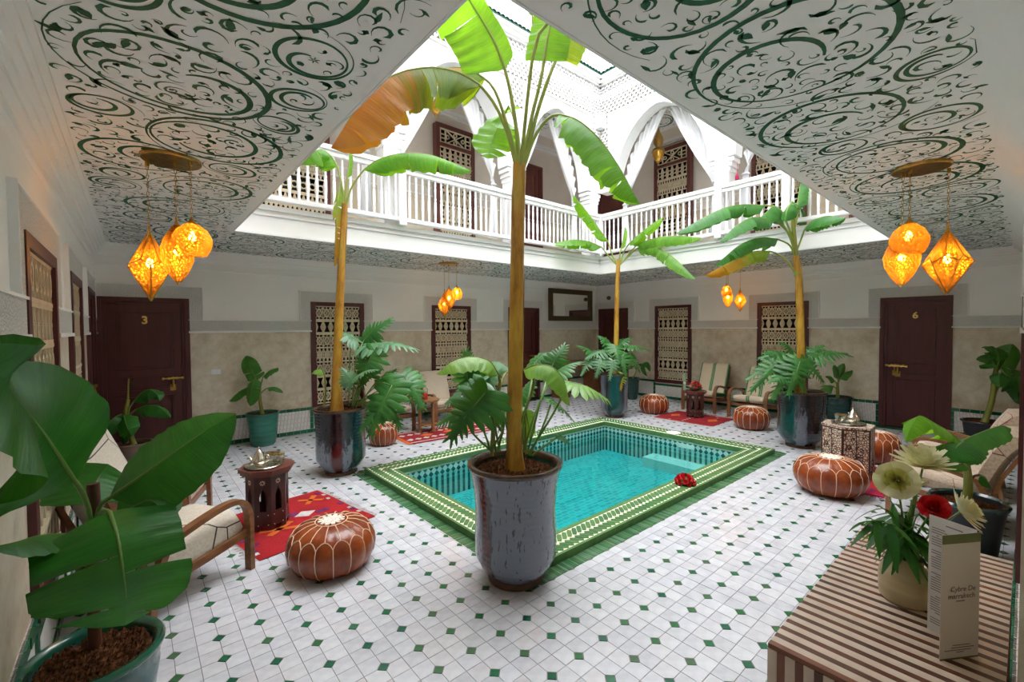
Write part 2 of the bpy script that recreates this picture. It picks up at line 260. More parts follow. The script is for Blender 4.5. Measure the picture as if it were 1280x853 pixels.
M['leaf_brown'] = leafm('browning_banana_leaf', (.09, .20, .025), (.20, .26, .025), 0, (.36, .13, .010), .74, .3)
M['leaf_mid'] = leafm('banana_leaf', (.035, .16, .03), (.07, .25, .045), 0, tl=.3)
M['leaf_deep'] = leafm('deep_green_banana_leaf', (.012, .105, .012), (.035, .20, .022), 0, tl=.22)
M['philo'] = leafm('philodendron_leaf', (.025, .13, .028), (.06, .22, .04), 0, tl=.22)
M['philo_grey'] = leafm('grey_green_philodendron_leaf', (.08, .20, .10), (.14, .28, .14), 0, tl=.2)
M['sucker'] = leafm('pale_young_leaf', (.16, .34, .06), (.24, .42, .09), 0, tl=.35)
M['rib'] = mat('leaf_rib', (.30, .34, .06), .45, c2=(.22, .30, .05), vs=6)
M['rib_green'] = mat('green_leaf_rib', (.14, .26, .05), .45)
M['petal_white'] = mat('cream_white_petal', (.86, .84, .62), .6, c2=(.88, .84, .50), vs=12)
M['petal_heart'] = mat('yellow_green_petal', (.68, .66, .22), .6)
M['petal_red'] = mat('red_petal', (.78, .018, .03), .5, c2=(.60, .010, .016), vs=25)
M['petal_pink'] = mat('pale_pink_petal', (.75, .35, .28), .5)
def trunkm():
    m, t, b, N, L = nt('banana_stem'); v = coords(N, L, 'Object', (1, 1, .22)); n = noise(N, L, v, 16, 5, .65); n2 = noise(N, L, coords(N, L), 2.2, 3)
    r = ramp(N, [(.27, (.14, .050, .010)), (.43, (.44, .21, .022)), (.6, (.57, .34, .042)), (.75, (.38, .33, .04))]); L.new(n.outputs[0], r.inputs[0])
    r2 = ramp(N, [(.35, (.55, .42, .3)), (.6, (1, 1, 1))]); L.new(n2.outputs[0], r2.inputs[0])
    mx = N.new('ShaderNodeMix'); mx.data_type = 'RGBA'; mx.blend_type = 'MULTIPLY'; mx.inputs[0].default_value = .6; L.new(r.outputs[0], mx.inputs[6]); L.new(r2.outputs[0], mx.inputs[7]); L.new(mx.outputs[2], b.inputs['Base Color'])
    b.inputs['Roughness'].default_value = .4; bump(N, L, b, n.outputs[0], .3); return m
M['trunk'] = trunkm()
M['stem_green'] = mat('young_green_stem', (.26, .26, .04), .45, c2=(.12, .14, .02), vs=6, stretch=(1, 1, .3))
M['stem_brown'] = mat('dark_sheathed_stem', (.10, .03, .012), .5, c2=(.025, .012, .008), vs=10, stretch=(1, 1, .3))
def rug(name, base, cols, sc):
    m, t, b, N, L = nt(name); v = coords(N, L)
    vo = N.new('ShaderNodeTexVoronoi'); vo.distance = 'MANHATTAN'; vo.inputs['Scale'].default_value = sc; vo.inputs['Randomness'].default_value = .75; L.new(v, vo.inputs['Vector'])
    sh = N.new('ShaderNodeSeparateXYZ'); L.new(vo.outputs['Color'], sh.inputs[0])
    k = len(cols); r = ramp(N, [(0, base)] + [(.62+.38*i/k, c) for i, c in enumerate(cols)], 'CONSTANT'); L.new(sh.outputs[0], r.inputs[0])
    edge = ramp(N, [(.34, (1, 1, 1)), (.36, (0, 0, 0))]); L.new(vo.outputs[0], edge.inputs[0])
    mx = N.new('ShaderNodeMix'); mx.data_type = 'RGBA'; mx.inputs[6].default_value = c4(base); L.new(edge.outputs[0], mx.inputs[0]); L.new(r.outputs[0], mx.inputs[7])
    n = noise(N, L, v, 90, 3); n1 = noise(N, L, v, 4, 3); r2 = ramp(N, [(.3, (.65, .6, .6)), (.7, (1.1, 1.1, 1.1))]); L.new(n1.outputs[0], r2.inputs[0])
    m2 = N.new('ShaderNodeMix'); m2.data_type = 'RGBA'; m2.blend_type = 'MULTIPLY'; m2.inputs[0].default_value = .8; L.new(mx.outputs[2], m2.inputs[6]); L.new(r2.outputs[0], m2.inputs[7])
    L.new(m2.outputs[2], b.inputs['Base Color']); b.inputs['Roughness'].default_value = 1; bump(N, L, b, n.outputs[0], .6); return m
M['rug_red'] = rug('red_wool_rug', (.37, .005, .010), [(.26, .005, .02), (.45, .03, .02), (.16, .01, .10)], 6)
M['rug_far'] = rug('crimson_wool_rug', (.30, .005, .013), [(.55, .05, .02), (.62, .45, .42), (.30, .006, .04)], 9)
M['wool_white'] = mat('white_wool', (.62, .56, .52), 1, c2=(.45, .38, .36), vs=40)
M['wool_purple'] = mat('purple_wool', (.07, .012, .085), 1, c2=(.20, .02, .10), vs=30)
M['wool_orange'] = mat('orange_wool', (.55, .10, .012), 1)
M['wool_magenta'] = mat('magenta_wool', (.45, .01, .09), 1)
def inlay():
    m, t, b, N, L = nt('bone_inlay'); v = coords(N, L); wv = noise(N, L, v, 26, 2); vo = N.new('ShaderNodeTexVoronoi'); vo.feature = 'DISTANCE_TO_EDGE'; vo.inputs['Scale'].default_value = 34; L.new(v, vo.inputs['Vector'])
    r = ramp(N, [(.07, (.075, .022, .012)), (.12, (.72, .58, .46))]); L.new(vo.outputs[0], r.inputs[0]); L.new(r.outputs[0], b.inputs['Base Color']); b.inputs['Roughness'].default_value = .4; return m
M['inlay'] = inlay()
M['strip_light'] = per_piece('pale_wood_strip', [(.66, .52, .42), (.72, .58, .48), (.62, .49, .39), (.70, .55, .45)], .35, .05)
M['strip_dark'] = per_piece('dark_wood_strip', [(.20, .065, .035), (.10, .045, .032), (.25, .085, .045), (.075, .04, .032), (.15, .05, .03)], .35, .05)
# ---------------------------------------------------------------- mesh helpers
class MB:
    def __init__(s): s.v = []; s.f = []; s.mi = []; s.uv = []; s.cur = 0
    def add(s, vs, fs, uvs=None):
        o = len(s.v); s.v += [tuple(p) for p in vs]
        for f in fs: s.f.append(tuple(i+o for i in f)); s.mi.append(s.cur)
        s.uv += uvs if uvs else [(0, 0)]*len(vs)
    def quad(s, a, b, c, d): s.add([a, b, c, d], [(0, 1, 2, 3)])
    def box(s, x0, x1, y0, y1, z0, z1, T=None):
        p = [(x0, y0, z0), (x1, y0, z0), (x1, y1, z0), (x0, y1, z0), (x0, y0, z1), (x1, y0, z1), (x1, y1, z1), (x0, y1, z1)]
        if T: p = [T(*q) for q in p]
        s.add(p, [(0, 3, 2, 1), (4, 5, 6, 7), (0, 1, 5, 4), (1, 2, 6, 5), (2, 3, 7, 6), (3, 0, 4, 7)])
    def prism(s, poly, z0, z1, T=None):
        n = len(poly); p = [(x, y, z0) for x, y in poly] + [(x, y, z1) for x, y in poly]
        if T: p = [T(*q) for q in p]
        s.add(p, [tuple(range(n-1, -1, -1)), tuple(range(n, 2*n))] + [(i, (i+1) % n, n+(i+1) % n, n+i) for i in range(n)])
    def tube(s, pts, r, n=6, cap=True):
        pts = [Vector(p) for p in pts]; k = len(pts); rr = r if isinstance(r, (list, tuple)) else [r]*k
        vs = []; up = None
        for i, p in enumerate(pts):
            t = (pts[min(i+1, k-1)]-pts[max(i-1, 0)]).normalized()
            if up is None: up = Vector((0, 0, 1)) if abs(t.z) < .9 else Vector((1, 0, 0))
            a = t.cross(up)
            a = a.normalized() if a.length > 1e-6 else Vector((1, 0, 0)); b = a.cross(t).normalized(); up = b
            for j in range(n): q = 2*PI*j/n; vs.append(p + (a*cos(q)+b*sin(q))*rr[i])
        fs = [(i*n+j, i*n+(j+1) % n, (i+1)*n+(j+1) % n, (i+1)*n+j) for i in range(k-1) for j in range(n)]
        if cap: fs += [tuple(range(n-1, -1, -1)), tuple(range((k-1)*n, k*n))]
        s.add(vs, fs, [(.5, i/(k-1)) for i in range(k) for j in range(n)])
    def lathe(s, prof, n=24, c=(0, 0, 0), fn=None, caps=True):
        vs = []
        for r, z in prof:
            for j in range(n):
                a = 2*PI*j/n; q = r*(fn(a, z) if fn else 1); vs.append((c[0]+q*cos(a), c[1]+q*sin(a), c[2]+z))
        k = len(prof); fs = [(i*n+j, i*n+(j+1) % n, (i+1)*n+(j+1) % n, (i+1)*n+j) for i in range(k-1) for j in range(n)]
        if caps and prof[0][0] > 1e-5: fs.append(tuple(range(n-1, -1, -1)))
        if caps and prof[-1][0] > 1e-5: fs.append(tuple(range((k-1)*n, k*n)))
        s.add(vs, fs)
    def strip(s, pts, wv, tv, closed=False):
        """rectangular bar swept along pts; wv: half-width vector (fixed), tv: half thickness"""
        pts = [Vector(p) for p in pts]; k = len(pts); wv = Vector(wv); vs = []
        for i, p in enumerate(pts):
            t = (pts[min(i+1, k-1)]-pts[max(i-1, 0)]).normalized(); nn = t.cross(wv).normalized()*tv
            vs += [p+wv+nn, p-wv+nn, p-wv-nn, p+wv-nn]
        fs = [(i*4+j, i*4+(j+1) % 4, i*4+4+(j+1) % 4, i*4+4+j) for i in range(k-1) for j in range(4)] + [(3, 2, 1, 0), (k*4-4, k*4-3, k*4-2, k*4-1)]
        s.add(vs, fs)
    def build(s, name, mats, parent=None, smooth=None, org=None):
        me = D.meshes.new(name); o3 = org or (0, 0, 0)
        me.from_pydata([(p[0]-o3[0], p[1]-o3[1], p[2]-o3[2]) for p in s.v] if org else s.v, [], s.f)
        if any(u != (0, 0) for u in s.uv):
            l = me.uv_layers.new(name='UVMap'); buf = []
            for f in s.f:
                for i in f: buf += s.uv[i]
            l.data.foreach_set('uv', buf)
        for m in (mats if isinstance(mats, (list, tuple)) else [mats]): me.materials.append(M[m] if isinstance(m, str) else m)
        if any(s.mi): me.polygons.foreach_set('material_index', s.mi)
        if smooth is not None: me.shade_smooth(); me.set_sharp_from_angle(angle=math.radians(smooth))
        me.update(); return link(name, me, parent)
def link(name, data, parent=None):
    o = D.objects.new(name, data); COL.objects.link(o)
    if parent: o.parent = parent
    return o
def thing(name, label, cat, loc=(0, 0, 0), rz=0, group=None):
    o = D.objects.new(name, None); COL.objects.link(o); o.location = loc; o.rotation_euler = (0, 0, rz); o.empty_display_size = .1
    return tag(o, label, cat, group)
def tag(o, label, cat, group=None):
    o['label'] = label; o['category'] = cat
    if group: o['group'] = group
    return o
KIDS = {}
def dup(root, loc, rz, label, group=None):
    r = root.copy(); COL.objects.link(r); r.location = loc; r.rotation_euler = (0, 0, rz); r['label'] = label
    if group: r['group'] = group
    for ch in list(root.children):
        c = ch.copy(); COL.objects.link(c); c.parent = r
        for g in ch.children: d = g.copy(); COL.objects.link(d); d.parent = c
    return r
def struct(o): o['kind'] = 'structure'; return o
def stuff(o): o['kind'] = 'stuff'; return o
def text(name, s, size, parent, mtx, m, ext=.0006, align='CENTER', shear=0, bold=0):
    c = D.curves.new(name, 'FONT'); c.body = s; c.size = size; c.extrude = ext; c.align_x = align; c.align_y = 'CENTER'; c.shear = shear; c.materials.append(M[m]); c.resolution_u = 3; c.offset = bold
    t_ = D.objects.new('t', c); me = D.meshes.new_from_object(t_); D.objects.remove(t_); D.curves.remove(c); o = link(name, me, parent); o.matrix_local = mtx; return o
def smoothpts(P, n):
    """Catmull-Rom through P"""
    P = [Vector(p) for p in P]; Q = [P[0]*2-P[1]] + P + [P[-1]*2-P[-2]]; L = [0]
    for i in range(len(P)-1): L.append(L[-1]+(P[i+1]-P[i]).length)
    out = []
    for k in range(n):
        d = L[-1]*k/(n-1); i = 0
        while i < len(P)-2 and L[i+1] < d: i += 1
        t = (d-L[i])/max(1e-9, L[i+1]-L[i]); a, b, c, e = Q[i], Q[i+1], Q[i+2], Q[i+3]
        out.append(((b*2)+(c-a)*t+(a*2-b*5+c*4-e)*t*t+(b*3-a-c*3+e)*t*t*t)*.5)
    return out
# ---------------------------------------------------------------- the courtyard
X0, X1, Y0, Y1 = -.355, 9.03, 0.0, 7.22          # ground-floor walls
OX0, OX1, OY0, OY1 = .82, 6.98, 1.08, 5.48       # the opening to the sky
ZC, ZU, ZT = 2.65, 2.97, 6.5                     # gallery ceiling, upper floor, roof
PX0, PX1, PY0, PY1 = 1.81, 6.24, 1.935, 4.88     # outer edge of the pool's flat brick band
KX0, KX1, KY0, KY1 = 1.91, 6.12, 2.045, 4.77     # raised kerb
IX0, IX1, IY0, IY1 = 2.165, 5.83, 2.30, 4.48     # inside edge
def infront(x, y, z=0): return (Vector((x, y, z))-EYE).dot(CF)
def inframe(x, y, z=0, mg=40):
    v = Vector((x, y, z))-EYE; d = v.dot(CF)
    if d < .4: return False
    return -mg < 640+FPX*v.dot(CR)/d < 1280+mg and -mg < 426.5-FPX*v.dot(CU)/d < 853+mg
# floor: a mortar bed with every tile laid on it
mb = MB()
for a, b, c, d in ((X0, X1, -.9, PY0), (X0, X1, PY1, Y1), (X0, PX0, PY0, PY1), (PX1, X1, PY0, PY1)): mb.box(a, b, c, d, -.12, -.003)
mb.box(PX0, PX1, PY0, PY1, -1.1, -1.0)
floor = struct(mb.build('floor', 'grout'))
G0X, G0Y, GP = 1.235, 1.955, .1874; CH = .031; GAP = .0032
def in_pool(x, y, m=0): return PX0-m < x < PX1+m and PY0-m < y < PY1+m
cells = []
i0 = int((X0-G0X)/GP)-1; i1 = int((X1-G0X)/GP)+2; j0 = int((-.85-G0Y)/GP)-1; j1 = int((Y1-G0Y)/GP)+2
whites = []; greens = []
for i in range(i0, i1):
    for j in range(j0, j1):
        gx, gy = G0X+i*GP, G0Y+j*GP
        if X0+.02 < gx < X1-.02 and -.85 < gy < Y1-.02 and not in_pool(gx, gy, -.006) and (gy > .03 or gx < 1.1): greens.append((gx, gy))
        for q, (sx, sy) in enumerate(((1, 1), (-1, 1), (-1, -1), (1, -1))):
            cx, cy = gx+sx*GP/4, gy+sy*GP/4
            if X0+.03 < cx < X1-.03 and -.85 < cy < Y1-.03 and not in_pool(cx, cy, -.035) and (cy > .0 or cx < 1.1): whites.append((cx, cy, q))
def cut(x, y):                  # tiles beside the pool are cut to its edge
    if not in_pool(x, y): return x, y
    d = min((x-PX0, 0), (PX1-x, 1), (y-PY0, 2), (PY1-y, 3)); g = .0012
    return ((PX0-g, y), (PX1+g, y), (x, PY0-g), (x, PY1+g))[d[1]]
def white_shape(mb, cx=0, cy=0, q=0, z=0, tx=0, ty=0, trim=False):
    h = GP/4-GAP/2; P = [(-h+CH, -h), (h, -h), (h, h), (-h, h), (-h, -h+CH)]
    a = q*PI/2; ca, sa = round(cos(a)), round(sin(a))
    top = [(ca*x-sa*y, sa*x+ca*y) for x, y in P]
    if trim: top = [tuple(p-o for p, o in zip(cut(cx+x, cy+y), (cx, cy))) for x, y in top]
    vs = [(cx+x, cy+y, z+tx*x+ty*y) for x, y in top] + [(cx+x*1.02, cy+y*1.02, -.004) for x, y in top]
    mb.add(vs, [(0, 1, 2, 3, 4)] + [(i, i+5, (i+1) % 5+5, (i+1) % 5) for i in range(5)])
def green_shape(mb, cx=0, cy=0, z=0, trim=False):
    h = CH-GAP*1.1; P = [(h, 0), (0, h), (-h, 0), (0, -h)]
    if trim: P = [tuple(p-o for p, o in zip(cut(cx+x, cy+y), (cx, cy))) for x, y in P]
    vs = [(cx+x, cy+y, z) for x, y in P] + [(cx+x, cy+y, -.004) for x, y in P]
    mb.add(vs, [(0, 1, 2, 3)] + [(i, i+4, (i+1) % 4+4, (i+1) % 4) for i in range(4)])
def nearest(lst, n=300):
    s = sorted(range(len(lst)), key=lambda k: (0 if inframe(lst[k][0], lst[k][1]) else 1, (lst[k][0])**2+(lst[k][1])**2))
    top = set(s[:n]); return [lst[k] for k in range(len(lst)) if k in top], [lst[k] for k in range(len(lst)) if k not in top]
near, far = nearest(whites)
wm = []
for q in range(4): b = MB(); white_shape(b, q=q); o = b.build('floor_tile', 'white_tile', floor); wm.append(o.data); D.objects.remove(o)
for x, y, q in near:
    if in_pool(x, y, GP/4):
        b = MB(); white_shape(b, x, y, q, trim=True); b.build('floor_tile', 'white_tile', floor); continue
    o = link('floor_tile', wm[q], floor); o.location = (x, y, random.uniform(-.0006, .0006)); o.rotation_euler = (random.uniform(-.007, .007), random.uniform(-.007, .007), 0)
b = MB()
for x, y, q in far: white_shape(b, x, y, q, random.uniform(-.0006, .0006), random.uniform(-.007, .007), random.uniform(-.007, .007), in_pool(x, y, GP/4))
stuff(b.build('white_floor_tiles', 'white_tile', floor))
near, far = nearest(greens)
b = MB(); green_shape(b); o = b.build('green_inset_tile', 'green_tile', floor); gm = o.data; D.objects.remove(o)
for x, y in near:
    if in_pool(x, y, CH): b = MB(); green_shape(b, x, y, 0, True); b.build('green_inset_tile', 'green_tile', floor); continue
    o = link('green_inset_tile', gm, floor); o.location = (x, y, random.uniform(-.0004, .0008))
b = MB()
for x, y in far: green_shape(b, x, y, random.uniform(-.0004, .0008), in_pool(x, y, CH))
stuff(b.build('green_floor_insets', 'green_tile', floor))

# ---- pool
pool = D.objects.new('pool', None); COL.objects.link(pool); struct(pool)
POTXY = (1.836, 2.12)
def clear_of_pot(x, y, r=.17): return (x-POTXY[0])**2+(y-POTXY[1])**2 > r*r
b = MB()
for a, c, d, e in ((PX0, PX1, PY0, KY0), (PX0, PX1, KY1, PY1), (PX0, KX0, KY0, KY1), (KX1, PX1, KY0, KY1)): b.box(a, c, d, e, -.12, -.003)
b.prism([(KX0, KY0), (KX0+.3, KY0), (KX0, KY0+.3)], -.12, -.003); b.build('mortar_bed', 'grout', pool)
b = MB()          # kerb core in four mitred lengths, the corner by the front pot cut back
def kerb_ring(b, ax0, ax1, ay0, ay1, bx0, bx1, by0, by1, z0, z1, ch=0):
    for P in ([(ax0+ch, ay0), (ax1, ay0), (bx1, by0), (bx0, by0)], [(ax1, ay0), (ax1, ay1), (bx1, by1), (bx1, by0)],
              [(ax1, ay1), (ax0, ay1), (bx0, by1), (bx1, by1)], [(ax0, ay1), (ax0, ay0+ch), (bx0, by0), (bx0, by1)]): b.prism(P, z0, z1)
    if ch: b.prism([(ax0, ay0+ch), (ax0+ch, ay0), (bx0, by0)], z0, z1)
kerb_ring(b, KX0+.004, KX1-.004, KY0+.004, KY1-.004, IX0-.004, IX1+.004, IY0-.004, IY1+.004, -.02, .049, .2); b.build('kerb', 'cream_tile', pool)
b = MB(); kerb_ring(b, KX0, KX1, KY0, KY1, KX0+.022, KX1-.022, KY0+.022, KY1-.022, -.003, .053, .2); b.build('outer_nosing', 'border_green', pool)
b = MB(); kerb_ring(b, IX0-.028, IX1+.028, IY0-.028, IY1+.028, IX0+.006, IX1-.006, IY0+.006, IY1-.006, .0, .054); b.build('inner_nosing', 'border_green', pool)
# flat band of narrow bricks laid crosswise
bricks = []; w = .021
def side_run(x0, x1, n):
    return [x0+(x1-x0)*(i+.5)/n for i in range(n)]
for x in side_run(PX0, PX1, int((PX1-PX0)/w)): bricks.append((x, (PY0+KY0)/2, 0)); bricks.append((x, (PY1+KY1)/2, 0))
for y in side_run(KY0, KY1, int((KY1-KY0)/w)): bricks.append(((PX0+KX0)/2, y, 1)); bricks.append(((PX1+KX1)/2, y, 1))
near, far = nearest(bricks)
def brick_shape(b, x, y, r, z=0):
    l = (KY0-PY0)/2-.002; h = w/2-.0012
    if r: b.box(x-l, x+l, y-h, y+h, -.004, z)
    else: b.box(x-h, x+h, y-l, y+l, -.004, z)
bm2 = []
for r in (0, 1): b = MB(); brick_shape(b, 0, 0, r); o = b.build('edge_brick', 'strip_green', pool); bm2.append(o.data); D.objects.remove(o)
for x, y, r in near: o = link('edge_brick', bm2[r], pool); o.location = (x, y, random.uniform(-.001, .0015)); o.rotation_euler = (random.uniform(-.02, .02), random.uniform(-.02, .02), random.uniform(-.012, .012))
b = MB()
for x, y, r in far: brick_shape(b, x, y, r, random.uniform(-.001, .0015))
stuff(b.build('edge_bricks', 'strip_green', pool))
# chevron band: two rows of leaning green lozenges on a cream ground
pieces = []; PT = .054
KW = (IX0-KX0)
def loz(lean):
    a, c = .0, .094; h = PT/2-.0030; t = .021; s = lean*.022
    return [(a+t, -h-s), (c-t, -h+s), (c, 0+s*1.2), (c-t, h+s), (a+t, h-s), (a, 0-s*1.2)]
def lozm(lean): b = MB(); b.prism(loz(lean), .044, .0525); o = b.build('green_lozenge', 'border_green', pool); m_ = o.data; D.objects.remove(o); return m_
LZ = [lozm(1), lozm(-1)]
def kerb_side(p, q, nin):   # p->q along the outer edge, nin points inward
    p, q, nin = Vector(p), Vector(q), Vector(nin); t = (q-p).normalized(); L = (q-p).length; n = int(L/PT); ang = math.atan2(nin.y, nin.x)
    for i in range(n):
        s = (i+.5)*L/n
        for row in (0, 1):
            dd = .028+row*.0975
            if s < dd+.03 or L-s < dd+.03: continue
            c = p+t*(s+(PT/2 if row else 0))+nin*dd; pieces.append((c.x, c.y, ang, row))
kerb_side((KX0, KY0), (KX1, KY0), (0, 1)); kerb_side((KX1, KY1), (KX0, KY1), (0, -1)); kerb_side((KX0, KY1), (KX0, KY0), (1, 0)); kerb_side((KX1, KY0), (KX1, KY1), (-1, 0))
pieces = [p for p in pieces if p[0]+p[1] > KX0+KY0+.24]
near, far = nearest(pieces)
for x, y, a, row in near: o = link('green_lozenge', LZ[row], pool); o.location = (x, y, random.uniform(-.0005, .0008)); o.rotation_euler = (0, 0, a)
b = MB()
for x, y, a, row in far:
    P = [(x+cos(a)*u-sin(a)*v, y+sin(a)*u+cos(a)*v) for u, v in loz(1 if row == 0 else -1)]; b.prism(P, .044, .0525)
stuff(b.build('green_lozenges', 'border_green', pool))
# basin
ZB, ZW = -.40, -.095
b = MB(); b.box(IX0, IX1, IY0, IY1, ZB-.05, ZB); b.build('basin_floor', 'pool_floor', pool)
b = MB()
for a, c, d, e in ((IX0-.12, IX1+.12, IY0-.12, IY0), (IX0-.12, IX1+.12, IY1, IY1+.12), (IX0-.12, IX0, IY0, IY1), (IX1, IX1+.12, IY0, IY1)): b.box(a, c, d, e, ZB-.05, -.02)
b.build('basin_wall', 'pool_pale', pool)
bd = MB(); bs_ = MB()
def pool_wall(p, q, nin):
    p, q, nin = Vector(p), Vector(q), Vector(nin); t = (q-p).normalized(); L = (q-p).length; n = int(L/.075)
    for i in range(n):
        s = (i+.5)*L/n; c = p+t*s; r = .031
        Tm = lambda u, v, d, c=c: (c.x+t.x*u+nin.x*d, c.y+t.y*u+nin.y*d, v)
        for z in (-.022, -.094): bd.prism([(-r, z), (0, z-.034), (r, z), (0, z+.034 if z < -.05 else z)], .0, .004, Tm)
        bs_.box(-.016, .016, ZB, -.13, 0, .004, Tm)
pool_wall((IX0, IY1), (IX1, IY1), (0, -1)); pool_wall((IX1, IY0), (IX1, IY1), (-1, 0)); pool_wall((IX0, IY0), (IX1, IY0), (0, 1)); pool_wall((IX0, IY0), (IX0, IY1), (1, 0))
stuff(bd.build('dark_diamond_tiles', 'pool_dark', pool)); stuff(bs_.build('dark_stripe_tiles', 'pool_dark', pool))
b = MB(); b.box(IX1-.30, IX1, IY0+.1, IY1-.9, ZB, -.27); b.box(IX1-.012, IX1, 2.95, 3.2, -.10, -.04); b.build('step_and_skimmer', 'pool_pale', pool)
b = MB(); b.quad((IX0, IY0, ZW), (IX1, IY0, ZW), (IX1, IY1, ZW), (IX0, IY1, ZW)); b.build('water', 'water', pool)
b = MB(); b.lathe([(.0, .0), (.09, .0), (.10, .004), (.0, .008)], 20, (5.98, 3.35, .0525)); b.build('skimmer_lid', 'white_wood', pool)

# ---------------------------------------------------------------- ground-floor walls
def wall_map(side):
    if side == 'A': return lambda s, z, n: (s, Y1-n, z)
    if side == 'B': return lambda s, z, n: (X1-n, s, z)
    if side == 'L': return lambda s, z, n: (X0+n, s, z)
    return lambda s, z, n: (s, Y0+n, z)
ZBND, ZFR = 1.576, 2.19
def wbox(mb, T, s0, s1, z0, z1, n0, n1):
    mb.box(s0, s1, z0, z1, n0, n1, lambda a, b_, c: T(a, b_, c))
brick_me = {}
def build_wall(side, name, s0, s1, ops):
    """ops: (s0, s1, zbottom, ztop) of doors and windows"""
    T = wall_map(side); ops = sorted(ops); mbw = MB(); dk = .6 if side == 'R' else 1
    edges = [s0]
    for o in ops: edges += [o[0], o[1]]
    edges.append(s1)
    solid = [(edges[i], edges[i+1]) for i in range(0, len(edges), 2)]
    for a, c in solid:
        if c-a < .005: continue
        mbw.cur = 1; wbox(mbw, T, a, c, -.1, ZBND, -.25, 0); mbw.cur = 0; wbox(mbw, T, a, c, ZBND, ZU-.3, -.25, 0)
    for o in ops:
        mbw.cur = 0; wbox(mbw, T, o[0], o[1], o[3], ZU-.3, -.25, 0)
        mbw.cur = 1
        if o[2] > .05: wbox(mbw, T, o[0], o[1], -.1, o[2], -.25, 0)
    w_ = struct(mbw.build(name, ['white_plaster', 'beige']))
    # carved plaster: a band along the wall that climbs round each opening
    cb = MB(); ln = MB(); bw = .155; d = .022*dk
    for a, c in solid:
        if side == 'R' and a < 2: a = WR1[0]-bw
        if c-a < .02: continue
        la = a; rc = c
        wbox(cb, T, la, rc, ZBND, ZBND+bw, 0, d); wbox(ln, T, la, rc, ZBND-.012, ZBND+.012, 0, d+.012*dk); wbox(ln, T, la, rc, ZBND+bw, ZBND+bw+.012, 0, d+.008*dk)
    for o in ops:
        l = max(s0, o[0]-bw); r = min(s1, o[1]+bw)
        lo = ZBND+bw
        if o[0]-l > .02: wbox(cb, T, l, o[0], lo, o[3], 0, d); wbox(ln, T, l-.014, l, lo+.012, o[3]+bw+.014, 0, d+.008*dk)
        if r-o[1] > .02: wbox(cb, T, o[1], r, lo, o[3], 0, d); wbox(ln, T, r, r+.014, lo+.012, o[3]+bw+.014, 0, d+.008*dk)
        wbox(cb, T, l, r, o[3], o[3]+bw, 0, d); wbox(ln, T, l, r, o[3]+bw, o[3]+bw+.014, 0, d+.008*dk)
    cb.build('carved_band', 'carved', w_); ln.build('band_fillet', 'white_plaster', w_)
    # skirting: glazed bricks above and below a panel of small white tiles
    mbs = MB()
    for a, c in solid:
        if c-a < .05: continue
        wbox(mbs, T, a, c, .0, .40, 0, .012)
    sk = struct(mbs.build('baseboard_'+name.split('_')[1], 'zellige'))
    cnt = [0]
    def bricks_row(a, c, z0, z1, vertical=False):
        L = (c-a) if not vertical else (z1-z0); n = max(1, round(L/.095))
        for i in range(n):
            if vertical: q = (a, c, z0+L*i/n+.002, z0+L*(i+1)/n-.002)
            else: q = (a+L*i/n+.002, a+L*(i+1)/n-.002, z0, z1)
            m_ = MB(); sx, sz = (q[1]-q[0])/2, (q[3]-q[2])/2; ctr = ((q[0]+q[1])/2, (q[2]+q[3])/2)
            key = (side, round(sx, 3), round(sz, 3))
            if key not in brick_me:
                o0 = T(0, 0, 0); m_.box(-sx, sx, -sz, sz, .004, .022, lambda u, v, n_: tuple(Vector(T(u, v, n_))-Vector(o0)))
                ob = m_.build('glazed_brick', 'green_glaze', sk); brick_me[key] = ob.data; D.objects.remove(ob)
            ob = link('glazed_brick', brick_me[key], sk); ob.location = T(ctr[0], ctr[1], random.uniform(-.0015, .001))
    for a, c in solid:
        if c-a < .05: continue
        bricks_row(a, c, .004, .058); bricks_row(a, c, .355, .40)
        for e in (a, c-.045):
            if (e == a and a > s0+.01) or (e != a and c < s1-.01): bricks_row(e, e+.045, .062, .352, True)
    for o in ops:
        if o[2] > .05:
            mz = MB(); wbox(mz, T, o[0], o[1], 0, o[2]-.03, 0, .012); mz.build('tile_panel', 'zellige', sk)
            bricks_row(o[0], o[1], .004, .058); bricks_row(o[0], o[1], o[2]-.085, o[2]-.04)
    return w_
D3 = (-.335, .55, 0, 2.015); WA1 = (2.09, 2.91, .37, 2.03); WA2 = (4.22, 5.08, .37, 2.04); DA2 = (6.08, 6.97, 0, 2.05)
DB1 = (6.24, 7.10, 0, 2.07); WB1 = (4.66, 5.50, .37, 2.08); WB2 = (2.51, 3.33, .37, 2.05); D6 = (.71, 1.51, 0, 2.04)
WL1 = (2.70, 3.64, .38, 2.02); WL2 = (4.45, 5.30, .38, 2.03); DL = (6.02, 6.95, 0, 2.04)
WR1 = (3.10, 3.95, .37, 1.95)
wallA = build_wall('A', 'wall_back', X0, X1, [D3, WA1, WA2, DA2]); wallB = build_wall('B', 'wall_far', Y0, Y1, [DB1, WB1, WB2, D6])
wallL = build_wall('L', 'wall_left', -.9, Y1, [WL1, WL2, DL]); wallR = build_wall('R', 'wall_right', 1.15, X1, [WR1])
b = MB(); b.box(X0-.25, 1.15, -1.15, -.9, -.1, ZC); b.box(1.15, 1.4, -1.15, -.25, -.1, ZC); struct(b.build('wall_niche', 'white_plaster'))
